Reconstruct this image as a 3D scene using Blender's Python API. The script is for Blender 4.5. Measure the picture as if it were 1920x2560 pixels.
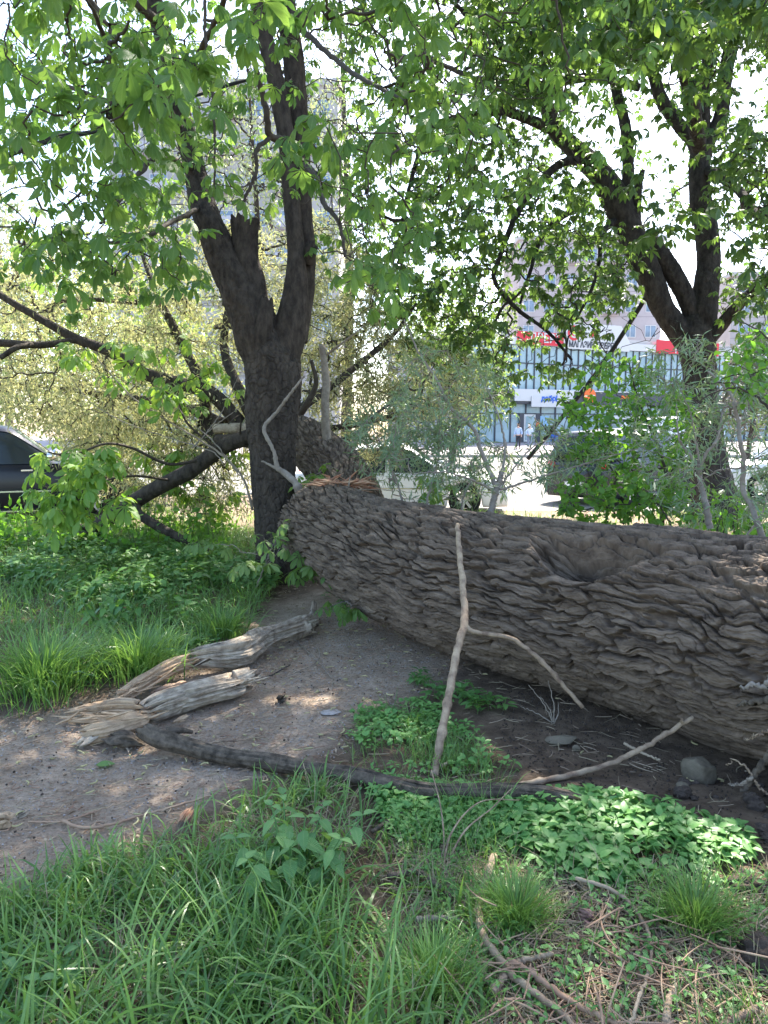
import bpy, math
import numpy as np
sc = bpy.context.scene
for o in list(bpy.data.objects):
    bpy.data.objects.remove(o)

# ---------------------------------------------------------------- camera
FPX, CZ = 1849.0, 1.55
PIT = math.atan(205 / FPX)
cp_, sp_ = math.cos(PIT), math.sin(PIT)
cam = bpy.data.cameras.new('camera')
cam.sensor_fit = 'VERTICAL'
cam.sensor_height = 36.0
cam.lens = 36.0 * FPX / 2560
cam.clip_start = 0.05
cam.clip_end = 2000
camo = bpy.data.objects.new('camera', cam)
sc.collection.objects.link(camo)
camo.location = (0, 0, CZ)
camo.rotation_euler = (math.pi / 2 - PIT, 0, 0)
sc.camera = camo

# ---------------------------------------------------------------- light
SUN_EL, SUN_AZ = math.radians(50), math.radians(24)
w = bpy.data.worlds.new('World')
sc.world = w
w.use_nodes = True
nt = w.node_tree
nt.nodes.clear()
sky = nt.nodes.new('ShaderNodeTexSky')
sky.sky_type = 'NISHITA'
sky.sun_disc = False
sky.sun_elevation = SUN_EL
sky.sun_rotation = SUN_AZ
sky.air_density = 1.0
sky.dust_density = 1.6
sky.ozone_density = 0.9
bg = nt.nodes.new('ShaderNodeBackground')
bg.inputs['Strength'].default_value = 0.15
ow = nt.nodes.new('ShaderNodeOutputWorld')
nt.links.new(sky.outputs[0], bg.inputs[0])
nt.links.new(bg.outputs[0], ow.inputs[0])
sun = bpy.data.lights.new('sun', 'SUN')
sun.energy = 5.0
sun.angle = math.radians(0.53)
sun.color = (1.0, 0.93, 0.82)
suno = bpy.data.objects.new('sun', sun)
sc.collection.objects.link(suno)
suno.rotation_euler = (math.pi / 2 - SUN_EL, 0, math.pi - SUN_AZ)
sc.view_settings.view_transform = 'Standard'
sc.view_settings.look = 'None'
sc.view_settings.gamma = 1.0
sc.view_settings.exposure = 2.08
sc.render.engine = 'CYCLES'
sc.cycles.max_bounces = 8
sc.cycles.transmission_bounces = 6
sc.cycles.diffuse_bounces = 5
sc.cycles.use_denoising = True
sc.cycles.sample_clamp_indirect = 6.0

# ---------------------------------------------------------------- helpers
def ray(px, py):
    x = (px - 960) / FPX
    y = -(py - 1280) / FPX
    return np.array([x, cp_ + y * sp_, -sp_ + y * cp_])
def P(px, py, Y):
    r = ray(px, py)
    return r * (Y / r[1]) + np.array([0, 0, CZ])
def G(px, py, z=0.0):
    r = ray(px, py)
    return r * ((z - CZ) / r[2]) + np.array([0, 0, CZ])
def proj(X):
    d = X - np.array([0, 0, CZ])
    zf = d[:, 1] * cp_ - d[:, 2] * sp_
    yu = d[:, 1] * sp_ + d[:, 2] * cp_
    zz = np.where(zf > 0.05, zf, 0.05)
    return 960 + FPX * d[:, 0] / zz, 1280 - FPX * yu / zz, zf
def PP(l):
    return [P(*q) for q in l]
def sst(a, b, x):
    t = np.clip((x - a) / (b - a), 0, 1)
    return t * t * (3 - 2 * t)
_h = np.random.default_rng(5).random(65536)
def hsh(ix, iy, k=0):
    return _h[(ix * 7349 + iy * 9151 + k * 3571 + ((ix * iy) & 1023) * 13) & 65535]
def vn(x, y, py=None, k=0):
    xi = np.floor(x).astype(np.int64); yi = np.floor(y).astype(np.int64)
    fx = x - xi; fy = y - yi
    fx = fx * fx * (3 - 2 * fx); fy = fy * fy * (3 - 2 * fy)
    y0 = yi; y1 = yi + 1
    if py:
        y0 = y0 % py; y1 = y1 % py
    a = hsh(xi, y0, k); b = hsh(xi + 1, y0, k); c = hsh(xi, y1, k); d = hsh(xi + 1, y1, k)
    return (a * (1 - fx) + b * fx) * (1 - fy) + (c * (1 - fx) + d * fx) * fy
def fbm(x, y, n=4, k=0):
    s = 0; a = 0.5
    for i in range(n):
        s = s + a * vn(x, y, None, k + i)
        x = x * 2.03; y = y * 2.03; a *= 0.5
    return s
def worley(x, y, py=None, k=0, jit=0.9):
    xi = np.floor(x).astype(np.int64); yi = np.floor(y).astype(np.int64)
    f1 = np.full(x.shape, 9.0); f2 = np.full(x.shape, 9.0)
    cid = np.zeros(x.shape); dxx = np.zeros(x.shape); dyy = np.zeros(x.shape)
    for i in (-1, 0, 1):
        for j in (-1, 0, 1):
            cx = xi + i; cy = yi + j
            cyw = cy % py if py else cy
            px_ = cx + 0.5 + jit * (hsh(cx, cyw, k) - 0.5)
            py_ = cy + 0.5 + jit * (hsh(cx, cyw, k + 7) - 0.5)
            dx = x - px_; dy = y - py_
            d = np.sqrt(dx * dx + dy * dy)
            m = d < f1
            f2 = np.where(m, f1, np.minimum(f2, d))
            f1 = np.where(m, d, f1)
            cid = np.where(m, hsh(cx, cyw, k + 11), cid)
            dxx = np.where(m, dx, dxx); dyy = np.where(m, dy, dyy)
    return f1, f2, cid, dxx, dyy
def inpoly(x, y, poly):
    c = np.zeros(x.shape, bool)
    n = len(poly)
    for i in range(n):
        x1, y1 = poly[i]; x2, y2 = poly[(i + 1) % n]
        if y1 == y2:
            continue
        m = ((y1 > y) != (y2 > y)) & (x < (x2 - x1) * (y - y1) / (y2 - y1) + x1)
        c ^= m
    return c
def gpoly(l):
    return [tuple(G(a, b)[:2]) for a, b in l]

def tag(o, label=None, cat=None, group=None, kind=None):
    if label: o['label'] = label
    if cat: o['category'] = cat
    if group: o['group'] = group
    if kind: o['kind'] = kind
    return o
def empty(name, loc, rz=0):
    o = bpy.data.objects.new(name, None)
    o.empty_display_size = 0.1
    sc.collection.objects.link(o)
    o.location = loc; o.rotation_euler = (0, 0, rz)
    return o
def mk(name, V, F, mat, parent=None, smooth=True, uv=None, attr=None, midx=None, local=False):
    """V world coordinates (or the parent's, local=True); F one or several index arrays"""
    V = np.asarray(V, dtype=np.float64)
    if not isinstance(F, list): F = [F]
    F = [np.asarray(f, dtype=np.int64) for f in F if len(f)]
    if parent is not None and not local:
        off = np.array(parent['_w'] if '_w' in parent else parent.location)
        V = V - off
    me = bpy.data.meshes.new(name)
    me.vertices.add(len(V))
    me.vertices.foreach_set('co', V.astype(np.float32).ravel())
    li = np.concatenate([f.ravel() for f in F])
    tot = np.concatenate([np.full(len(f), f.shape[1]) for f in F])
    st = np.concatenate([[0], np.cumsum(tot)[:-1]])
    me.loops.add(len(li))
    me.loops.foreach_set('vertex_index', li.astype(np.int32))
    me.polygons.add(len(tot))
    me.polygons.foreach_set('loop_start', st.astype(np.int32))
    me.polygons.foreach_set('use_smooth', np.full(len(tot), smooth))
    if isinstance(mat, (list, tuple)):
        for m in mat: me.materials.append(m)
        if midx is not None: me.polygons.foreach_set('material_index', np.asarray(midx, dtype=np.int32))
    else:
        me.materials.append(mat)
    if uv is not None:
        l = me.uv_layers.new(name='UVMap')
        l.data.foreach_set('uv', np.asarray(uv, dtype=np.float32)[li].ravel())
    if attr is not None:
        a = me.attributes.new('v', 'FLOAT', 'POINT')
        a.data.foreach_set('value', np.asarray(attr, dtype=np.float32))
    me.update(calc_edges=True)
    me.validate()
    o = bpy.data.objects.new(name, me)
    sc.collection.objects.link(o)
    if parent is not None: o.parent = parent
    if name == 'twigs': o['kind'] = 'stuff'
    return o
class MB:
    """collects meshes, then builds one object"""
    def __init__(s): s.V = []; s.F = []; s.n = 0; s.uv = []; s.a = []
    def add(s, V, F, uv=None, a=None):
        V = np.asarray(V, float)
        if not isinstance(F, list): F = [F]
        for f in F:
            if len(f): s.F.append(np.asarray(f) + s.n)
        s.V.append(V); s.n += len(V)
        s.uv.append(np.zeros((len(V), 2)) if uv is None else uv)
        s.a.append(np.full(len(V), 0.5) if a is None else np.broadcast_to(a, (len(V),)))
        return s
    def box(s, x0, x1, y0, y1, z0, z1):
        V = [(x, y, z) for x in (x0, x1) for y in (y0, y1) for z in (z0, z1)]
        F = [(0, 1, 3, 2), (4, 6, 7, 5), (0, 4, 5, 1), (2, 3, 7, 6), (0, 2, 6, 4), (1, 5, 7, 3)]
        return s.add(V, np.array(F))
    def build(s, name, mat, parent=None, smooth=True, local=False, uv=False):
        q = [f for f in s.F if f.shape[1] == 4]; t = [f for f in s.F if f.shape[1] == 3]
        F = ([np.concatenate(q)] if q else []) + ([np.concatenate(t)] if t else [])
        return mk(name, np.concatenate(s.V), F, mat, parent, smooth,
                  np.concatenate(s.uv) if uv else None, np.concatenate(s.a), local=local)
def nrm(v):
    return v / np.maximum(np.linalg.norm(v, axis=-1, keepdims=True), 1e-9)
def dense(pts, rad, n):
    pts = np.asarray(pts, float); rad = np.asarray(rad, float)
    a = np.vstack([2 * pts[0] - pts[1], pts, 2 * pts[-1] - pts[-2]])
    out = []; ro = []
    m = 14
    for i in range(1, len(a) - 2):
        t = np.linspace(0, 1, m, endpoint=False)[:, None]
        p0, p1, p2, p3 = a[i - 1], a[i], a[i + 1], a[i + 2]
        out.append(0.5 * ((2 * p1) + (-p0 + p2) * t + (2 * p0 - 5 * p1 + 4 * p2 - p3) * t ** 2 + (-p0 + 3 * p1 - 3 * p2 + p3) * t ** 3))
        ro.append(rad[i - 1] + (rad[i] - rad[i - 1]) * (t[:, 0]))
    out.append(pts[-1:]); ro.append(rad[-1:])
    C = np.vstack(out); R = np.concatenate(ro)
    d = np.concatenate([[0], np.cumsum(np.linalg.norm(np.diff(C, axis=0), axis=1))])
    s = np.linspace(0, d[-1], n)
    C = np.stack([np.interp(s, d, C[:, k]) for k in range(3)], 1)
    return C, np.interp(s, d, R), s
def logmesh(pts, rad, ns, nth, ref=(0, 0, 1), disp=None, ja=None, jb=None, n=240, thk=None, uvout=False):
    C, R, S = dense(pts, rad, n)
    T = nrm(np.gradient(C, axis=0))
    ref = np.asarray(ref, float)
    N = nrm(ref - T * (T @ ref)[:, None])
    B = np.cross(N, T)
    th = np.linspace(0, 2 * np.pi, nth, endpoint=False)
    if thk: th = np.interp(np.linspace(0, 1, nth, endpoint=False), thk[0], thk[1])
    L = S[-1]
    a = ja(th) if ja else np.zeros(nth)
    b = L - (jb(th) if jb else np.zeros(nth))
    u = np.linspace(0, 1, ns)[:, None]
    sg = a[None, :] + (b - a)[None, :] * u
    tg = np.broadcast_to(th[None, :], sg.shape)
    f = lambda A: np.stack([np.interp(sg, S, A[:, k]) for k in range(3)], -1)
    Cg, Ng, Bg = f(C), f(N), f(B)
    Rg = np.interp(sg, S, R)
    r = Rg + (disp(sg, tg, Rg) if disp else 0)
    V = Cg + r[..., None] * (np.cos(tg)[..., None] * Ng + np.sin(tg)[..., None] * Bg)
    V = V.reshape(-1, 3)
    i = np.arange(ns - 1)[:, None]; j = np.arange(nth)[None, :]; jn = (j + 1) % nth
    Fq = np.stack([i * nth + j, i * nth + jn, (i + 1) * nth + jn, (i + 1) * nth + j], -1).reshape(-1, 4)
    n0 = len(V)
    inn = 0.06 * L if ja or jb else 0
    c0 = np.array([np.interp(a.mean() + (inn if ja else 0), S, C[:, k]) for k in range(3)])
    c1 = np.array([np.interp(b.mean() - (inn if jb else 0), S, C[:, k]) for k in range(3)])
    V = np.vstack([V, c0, c1])
    jj = np.arange(nth)
    t1 = np.stack([np.full(nth, n0), (jj + 1) % nth, jj], 1)
    k0 = (ns - 1) * nth
    t2 = np.stack([np.full(nth, n0 + 1), k0 + jj, k0 + (jj + 1) % nth], 1)
    if uvout:
        uv = np.stack([sg, Rg * (np.mod(tg + np.pi, 2 * np.pi))], -1).reshape(-1, 2)
        return V, [Fq, np.vstack([t1, t2])], np.vstack([uv, [[0, 0], [0, 0]]])
    return V, [Fq, np.vstack([t1, t2])]
def tubes(Pn, Rn, S=5):
    """Pn (N,K,3), Rn (N,K): N thin tubes at once"""
    N, K, _ = Pn.shape
    T = nrm(np.gradient(Pn, axis=1))
    ch = nrm(Pn[:, -1] - Pn[:, 0])
    ref = np.zeros((N, 3)); ref[np.arange(N), np.argmin(np.abs(ch), axis=1)] = 1
    ref = np.broadcast_to(ref[:, None, :], T.shape)
    A = nrm(ref - T * (T * ref).sum(-1, keepdims=True)); B = np.cross(T, A)
    th = np.arange(S) * 2 * np.pi / S
    V = Pn[:, :, None, :] + Rn[:, :, None, None] * (np.cos(th)[None, None, :, None] * A[:, :, None, :] + np.sin(th)[None, None, :, None] * B[:, :, None, :])
    V = V.reshape(-1, 3)
    n = np.arange(N)[:, None, None] * K * S
    k = np.arange(K - 1)[None, :, None] * S
    j = np.arange(S)[None, None, :]
    jn = (j + 1) % S
    F = np.stack([n + k + j, n + k + jn, n + k + S + jn, n + k + S + j], -1).reshape(-1, 4)
    return V, F
def tube1(pts, rad, n=24, S=7, wob=0.0, seed=0, ends=True):
    C, R, s = dense(pts, rad, n)
    if wob:
        r_ = np.random.default_rng(seed)
        C = C + r_.normal(0, wob, C.shape) * np.linspace(0.3, 1, n)[:, None]
        R = R * (1 + r_.normal(0, 0.05, n)) * (1 + .35 * (r_.random(n) < .05))
    V, F = tubes(C[None], R[None], S)
    if ends:
        m = len(V); V = np.vstack([V, C[0], C[-1]])
        j = np.arange(S); jn = (j + 1) % S
        T = np.vstack([np.stack([np.full(S, m), jn, j], 1), np.stack([np.full(S, m + 1), (n - 1) * S + j, (n - 1) * S + jn], 1)])
        return V, [F, T]
    return V, [F]
def place(tpl, R, pos, scale):
    """instances of a template (V, [F], uv) as one mesh"""
    V, F, uv = tpl
    N = len(pos); m = len(V)
    W = np.einsum('nij,mj->nmi', R, V) * scale[:, None, None] + pos[:, None, :]
    Fs = [(f[None] + (np.arange(N) * m)[:, None, None]).reshape(-1, f.shape[1]) for f in F]
    return W.reshape(-1, 3), Fs, np.tile(uv, (N, 1))
def rotz(a):
    c, s = np.cos(a), np.sin(a); z = np.zeros_like(a); o = np.ones_like(a)
    return np.stack([np.stack([c, -s, z], -1), np.stack([s, c, z], -1), np.stack([z, z, o], -1)], -2)
def roty(a):
    c, s = np.cos(a), np.sin(a); z = np.zeros_like(a); o = np.ones_like(a)
    return np.stack([np.stack([c, z, s], -1), np.stack([z, o, z], -1), np.stack([-s, z, c], -1)], -2)
def rotx(a):
    c, s = np.cos(a), np.sin(a); z = np.zeros_like(a); o = np.ones_like(a)
    return np.stack([np.stack([o, z, z], -1), np.stack([z, c, -s], -1), np.stack([z, s, c], -1)], -2)
def frame_from(dirn, rng, roll=0.6):
    x = nrm(dirn)
    up = np.array([0, 0, 1.0]) + rng.normal(0, roll, x.shape)
    z = nrm(up - x * (x * up).sum(-1, keepdims=True))
    y = np.cross(z, x)
    return np.stack([x, y, z], -1)

# ---------------------------------------------------------------- materials
def nodes(name):
    m = bpy.data.materials.new(name); m.use_nodes = True
    n = m.node_tree; n.nodes.clear()
    return m, n, n.nodes, n.links
def nd(ns, t, **k):
    x = ns.new(t)
    for a, b in k.items():
        if a in x.inputs: x.inputs[a].default_value = b
        else: setattr(x, a, b)
    return x
def col(c): return (c[0], c[1], c[2], 1)
def plain(name, c, rough=0.6, metal=0.0, spec=0.4, c2=None, scale=8.0, bump=0.0, bscale=40.0, coat=0.0, stretch=None, coords='Object'):
    m, n, ns, lk = nodes(name)
    out = nd(ns, 'ShaderNodeOutputMaterial')
    b = nd(ns, 'ShaderNodeBsdfPrincipled'); lk.new(b.outputs[0], out.inputs[0])
    b.inputs['Roughness'].default_value = rough; b.inputs['Metallic'].default_value = metal
    b.inputs['Specular IOR Level'].default_value = spec; b.inputs['Coat Weight'].default_value = coat
    b.inputs['Base Color'].default_value = col(c)
    tc = nd(ns, 'ShaderNodeTexCoord'); src = tc.outputs[coords]
    if stretch:
        mp = nd(ns, 'ShaderNodeMapping'); mp.inputs['Scale'].default_value = stretch
        lk.new(src, mp.inputs[0]); src = mp.outputs[0]
    if c2:
        t = nd(ns, 'ShaderNodeTexNoise', Scale=scale, Detail=6.0, Roughness=0.65); lk.new(src, t.inputs['Vector'])
        r = nd(ns, 'ShaderNodeValToRGB'); r.color_ramp.elements[0].position = 0.35; r.color_ramp.elements[1].position = 0.65
        r.color_ramp.elements[0].color = col(c); r.color_ramp.elements[1].color = col(c2)
        lk.new(t.outputs[0], r.inputs[0]); lk.new(r.outputs[0], b.inputs['Base Color'])
    if bump:
        t2 = nd(ns, 'ShaderNodeTexNoise', Scale=bscale, Detail=6.0, Roughness=0.7); lk.new(src, t2.inputs['Vector'])
        bp = nd(ns, 'ShaderNodeBump', Strength=0.8, Distance=bump); lk.new(t2.outputs[0], bp.inputs['Height'])
        lk.new(bp.outputs[0], b.inputs['Normal'])
    return m
def leafmat(name, a, b_, tr, trw=0.45, rough=0.45, vein=True, spec=0.35):
    """a/b_: two leaf colours picked per leaf by attribute v; tr: tint of the light coming through"""
    m, n, ns, lk = nodes(name)
    out = nd(ns, 'ShaderNodeOutputMaterial')
    p = nd(ns, 'ShaderNodeBsdfPrincipled'); p.inputs['Roughness'].default_value = rough
    p.inputs['Specular IOR Level'].default_value = spec
    t = nd(ns, 'ShaderNodeBsdfTranslucent')
    mx = nd(ns, 'ShaderNodeMixShader'); mx.inputs[0].default_value = trw
    at = nd(ns, 'ShaderNodeAttribute', attribute_name='v')
    c = nd(ns, 'ShaderNodeMix', data_type='RGBA'); c.inputs[6].default_value = col(a); c.inputs[7].default_value = col(b_)
    lk.new(at.outputs['Fac'], c.inputs[0])
    src = c.outputs[2]
    if vein:
        uv = nd(ns, 'ShaderNodeUVMap'); sx = nd(ns, 'ShaderNodeSeparateXYZ'); lk.new(uv.outputs[0], sx.inputs[0])
        # side veins run forward from the midrib: stripes of v - |u-.5|
        s1 = nd(ns, 'ShaderNodeMath', operation='SUBTRACT'); s1.inputs[1].default_value = 0.5; lk.new(sx.outputs[0], s1.inputs[0])
        ab = nd(ns, 'ShaderNodeMath', operation='ABSOLUTE'); lk.new(s1.outputs[0], ab.inputs[0])
        s2 = nd(ns, 'ShaderNodeMath', operation='MULTIPLY'); s2.inputs[1].default_value = 0.35; lk.new(ab.outputs[0], s2.inputs[0])
        s3 = nd(ns, 'ShaderNodeMath', operation='SUBTRACT'); lk.new(sx.outputs[1], s3.inputs[0]); lk.new(s2.outputs[0], s3.inputs[1])
        s4 = nd(ns, 'ShaderNodeMath', operation='MULTIPLY'); s4.inputs[1].default_value = 95.0; lk.new(s3.outputs[0], s4.inputs[0])
        s5 = nd(ns, 'ShaderNodeMath', operation='SINE'); lk.new(s4.outputs[0], s5.inputs[0])
        bp = nd(ns, 'ShaderNodeBump', Strength=0.6, Distance=0.0015); lk.new(s5.outputs[0], bp.inputs['Height'])
        lk.new(bp.outputs[0], p.inputs['Normal'])
        rib = nd(ns, 'ShaderNodeMapRange'); rib.inputs[1].default_value = 0.02; rib.inputs[2].default_value = 0.07
        rib.inputs[3].default_value = 0.45; rib.inputs[4].default_value = 0.0
        lk.new(ab.outputs[0], rib.inputs[0])
        c2 = nd(ns, 'ShaderNodeMix', data_type='RGBA'); lk.new(rib.outputs[0], c2.inputs[0]); lk.new(src, c2.inputs[6])
        c2.inputs[7].default_value = (0.30, 0.40, 0.16, 1)
        src = c2.outputs[2]
    lk.new(src, p.inputs['Base Color'])
    tm = nd(ns, 'ShaderNodeMix', data_type='RGBA', blend_type='MULTIPLY'); tm.inputs[0].default_value = 0.0
    tc = nd(ns, 'ShaderNodeMix', data_type='RGBA'); lk.new(at.outputs['Fac'], tc.inputs[0])
    tc.inputs[6].default_value = col(tr); tc.inputs[7].default_value = col((tr[0] * 1.3, tr[1] * 1.1, tr[2]))
    lk.new(tc.outputs[2], t.inputs[0])
    lk.new(p.outputs[0], mx.inputs[1]); lk.new(t.outputs[0], mx.inputs[2]); lk.new(mx.outputs[0], out.inputs[0])
    return m
M = {}
M['poplar_bark'] = plain('poplar_bark', (0.06, 0.042, 0.030), 0.85, c2=(0.24, 0.182, 0.134), scale=5, bump=0.02, bscale=24, spec=0.3, coords='UV', stretch=(1, 3.5, 1))
M['bark_dark'] = plain('bark_dark', (0.034, 0.028, 0.024), 0.9, c2=(0.095, 0.078, 0.064), scale=17, bump=0.035, bscale=32, spec=0.2, stretch=(1, 1, 0.45))
M['bark_right'] = plain('bark_right', (0.03, 0.027, 0.026), 0.92, c2=(0.085, 0.075, 0.07), scale=12, bump=0.04, bscale=22, spec=0.15, stretch=(1, 1, 0.5))
M['twig_dark'] = plain('twig_dark', (0.05, 0.04, 0.033), 0.85, c2=(0.09, 0.075, 0.06), scale=20, spec=0.2)
M['twig_pale'] = plain('twig_pale', (0.21, 0.17, 0.13), 0.8, c2=(0.33, 0.28, 0.22), scale=25, bump=0.002, bscale=120, spec=0.25)
M['shoot'] = plain('shoot', (0.20, 0.17, 0.14), 0.75, c2=(0.30, 0.26, 0.22), scale=18, spec=0.25)
M['stick'] = plain('stick', (0.44, 0.335, 0.225), 0.8, c2=(0.17, 0.115, 0.08), scale=14, bump=0.004, bscale=70, spec=0.3)
M['deadwood'] = plain('deadwood', (0.22, 0.17, 0.125), 0.9, c2=(0.52, 0.44, 0.34), scale=14, bump=0.006, bscale=60, spec=0.15)
M['rotten'] = plain('rotten', (0.55, 0.40, 0.26), 0.9, c2=(0.36, 0.25, 0.16), scale=18, bump=0.008, bscale=70, spec=0.15)
M['wetbranch'] = plain('wetbranch', (0.05, 0.04, 0.03), 0.85, c2=(0.17, 0.135, 0.10), scale=22, bump=0.012, bscale=45, spec=0.2)
M['splinter'] = plain('splinter', (0.50, 0.34, 0.22), 0.8, c2=(0.36, 0.14, 0.08), scale=9, bump=0.004, bscale=60, spec=0.2)
M['stone'] = plain('stone', (0.19, 0.16, 0.115), 0.95, c2=(0.11, 0.092, 0.065), scale=12, bump=0.01, bscale=30, spec=0.2)
M['clod'] = plain('clod', (0.055, 0.042, 0.034), 0.95, c2=(0.10, 0.08, 0.065), scale=20, bump=0.01, bscale=50, spec=0.1)
M['brickbit'] = plain('brickbit', (0.36, 0.20, 0.16), 0.9, c2=(0.26, 0.16, 0.13), scale=40, bump=0.004, bscale=90)
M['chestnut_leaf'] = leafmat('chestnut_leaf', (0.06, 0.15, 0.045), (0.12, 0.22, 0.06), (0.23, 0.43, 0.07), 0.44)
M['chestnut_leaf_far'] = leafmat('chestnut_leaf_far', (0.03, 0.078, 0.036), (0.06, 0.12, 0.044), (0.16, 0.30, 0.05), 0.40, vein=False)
M['poplar_leaf'] = leafmat('poplar_leaf', (0.20, 0.25, 0.13), (0.46, 0.45, 0.27), (0.42, 0.46, 0.20), 0.40, rough=0.6, vein=False, spec=0.2)
M['willow_leaf'] = leafmat('willow_leaf', (0.15, 0.23, 0.14), (0.24, 0.33, 0.20), (0.22, 0.34, 0.10), 0.3, vein=False)
M['shrub_leaf'] = leafmat('shrub_leaf', (0.07, 0.18, 0.045), (0.12, 0.25, 0.05), (0.20, 0.46, 0.04), 0.45, vein=False)
M['grass'] = leafmat('grass', (0.05, 0.135, 0.028), (0.21, 0.36, 0.09), (0.24, 0.46, 0.08), 0.32, vein=False, rough=0.32, spec=.5)
M['grass_dry'] = plain('grass_dry', (0.40, 0.33, 0.21), 0.8, c2=(0.28, 0.22, 0.14), scale=10)
M['weed'] = leafmat('weed', (0.07, 0.18, 0.05), (0.15, 0.29, 0.08), (0.18, 0.40, 0.06), 0.32, vein=False)
M['cover'] = leafmat('cover', (0.085, 0.23, 0.06), (0.18, 0.36, 0.10), (0.20, 0.45, 0.07), 0.25, vein=False)
M['nettle'] = leafmat('nettle', (0.12, 0.26, 0.09), (0.19, 0.36, 0.12), (0.22, 0.45, 0.08), 0.25)
M['litter'] = plain('litter', (0.46, 0.37, 0.26), 0.9, c2=(0.20, 0.14, 0.095), scale=5, spec=0.15)
M['reddish'] = plain('reddish', (0.27, 0.155, 0.10), 0.85, c2=(0.42, 0.30, 0.20), scale=6)
M['catkin'] = plain('catkin', (0.50, 0.43, 0.22), 0.8, c2=(0.36, 0.33, 0.16), scale=12)
M['black'] = plain('black', (0.012, 0.013, 0.015), 0.6)
M['tyre'] = plain('tyre', (0.018, 0.018, 0.018), 0.85)
M['alloy'] = plain('alloy', (0.45, 0.46, 0.47), 0.35, metal=0.8)
M['chrome'] = plain('chrome', (0.75, 0.76, 0.78), 0.2, metal=1.0)
M['glass'] = plain('glass', (0.02, 0.03, 0.04), 0.12, spec=0.45)
M['navy'] = plain('navy', (0.004, 0.005, 0.014), 0.3, spec=0.35, coat=0.15)
M['dark_paint'] = plain('dark_paint', (0.012, 0.014, 0.02), 0.3, coat=0.2)
M['white_paint'] = plain('white_paint', (0.75, 0.76, 0.77), 0.3, coat=0.6)
M['red_lamp'] = plain('red_lamp', (0.55, 0.02, 0.02), 0.25, coat=0.5)
M['lamp_glass'] = plain('lamp_glass', (0.7, 0.72, 0.75), 0.1, spec=0.8)
M['plate'] = plain('plate', (0.8, 0.8, 0.78), 0.5)
M['cable'] = plain('cable', (0.012, 0.014, 0.014), 0.55)
# ---------------------------------------------------------------- ground
PATH = gpoly([(-700, 1900), (0, 1800), (200, 1775), (300, 1740), (470, 1690), (570, 1620), (650, 1560), (700, 1500), (800, 1475),
              (900, 1500), (1010, 1560), (1180, 1640), (1130, 1700), (980, 1745), (880, 1800), (830, 1880), (700, 1915), (560, 1975), (430, 2060), (200, 2150), (0, 2240), (-700, 2500)])
def gh(x, y):
    x = np.asarray(x, float); y = np.asarray(y, float)
    z = 0.05 * (vn(x * 0.9 + 3, y * 0.9, k=2) - 0.5) + 0.02 * (vn(x * 3.1, y * 3.1, k=4) - 0.5)
    z = z + 0.07 * sst(-0.6, -2.2, x) * sst(3.8, 5.0, y)
    z = z * (1 - sst(9, 13, y))
    z = z - 0.15 * sst(11.5, 14.5, y) * (1 - sst(-0.5, -4, x) * (1 - sst(14, 20, y)))
    z = z - 0.06 * np.exp(-((x - 1.8) / 0.9) ** 2 - ((y - 3.4) / 0.45) ** 2)
    return z
gx = np.concatenate([-np.geomspace(400, 5.2, 40), np.linspace(-5, 5, 420), np.geomspace(5.2, 400, 40)])
gy = np.concatenate([np.linspace(-40, 0.8, 30), np.linspace(0.9, 9, 360), np.geomspace(9.1, 700, 70)])
X, Y = np.meshgrid(gx, gy)
Z = gh(X, Y)
near = (1 - sst(8, 11, Y)) * (1 - sst(4.5, 7, np.abs(X)))
wx = X + 0.22 * (fbm(X * 2.6, Y * 2.6, 3, 20) - 0.45); wy = Y + 0.22 * (fbm(X * 2.6, Y * 2.6, 3, 30) - 0.45)
onpath = inpoly(wx, wy, PATH)
soft = np.zeros(X.shape)
for i in range(12):
    a_ = i * 2.4; r_ = 0.04 + 0.012 * i
    soft += inpoly(wx + r_ * math.cos(a_), wy + r_ * math.sin(a_), PATH)
soft /= 12
f1, f2, cid, _, _ = worley(X * 9, Y * 9, k=3)
cl = sst(0.3, 1.3, X - 0.15 * Y) * near * (1 - soft)      # crumbly dug soil towards the root end
Z = Z + near * (0.016 * (fbm(X * 14, Y * 14, 3, 8) - 0.5) * (1 - 0.5 * soft)) + cl * 0.035 * (1 - f1) * cid + cl * 0.03 * (fbm(X * 5, Y * 5, 3, 9) - 0.4)
V = np.stack([X, Y, Z], -1).reshape(-1, 3)
ny, nx = X.shape
i = np.arange(ny - 1)[:, None]; j = np.arange(nx - 1)[None, :]
Fq = np.stack([i * nx + j, i * nx + j + 1, (i + 1) * nx + j + 1, (i + 1) * nx + j], -1)
pm = onpath[:-1, :-1].ravel()
Fq = Fq.reshape(-1, 4)
m, n, ns, lk = nodes('earth')
out = nd(ns, 'ShaderNodeOutputMaterial'); b = nd(ns, 'ShaderNodeBsdfPrincipled'); lk.new(b.outputs[0], out.inputs[0])
b.inputs['Roughness'].default_value = 0.95; b.inputs['Specular IOR Level'].default_value = 0.15
tc = nd(ns, 'ShaderNodeTexCoord'); at = nd(ns, 'ShaderNodeAttribute', attribute_name='v')
def ramp(scale, c1, c2, p1=0.35, p2=0.65, det=8.0):
    t = nd(ns, 'ShaderNodeTexNoise', Scale=scale, Detail=det, Roughness=0.7); lk.new(tc.outputs['Object'], t.inputs[0])
    r = nd(ns, 'ShaderNodeValToRGB'); e = r.color_ramp.elements
    e[0].position = p1; e[1].position = p2; e[0].color = col(c1); e[1].color = col(c2); lk.new(t.outputs[0], r.inputs[0])
    return r.outputs[0], t.outputs[0]
pc, pf = ramp(3.5, (0.40, 0.305, 0.225), (0.60, 0.475, 0.365))
pc2, _ = ramp(60, (0.42, 0.36, 0.31), (1.0, 1.0, 1.0), 0.36, 0.52)
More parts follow.
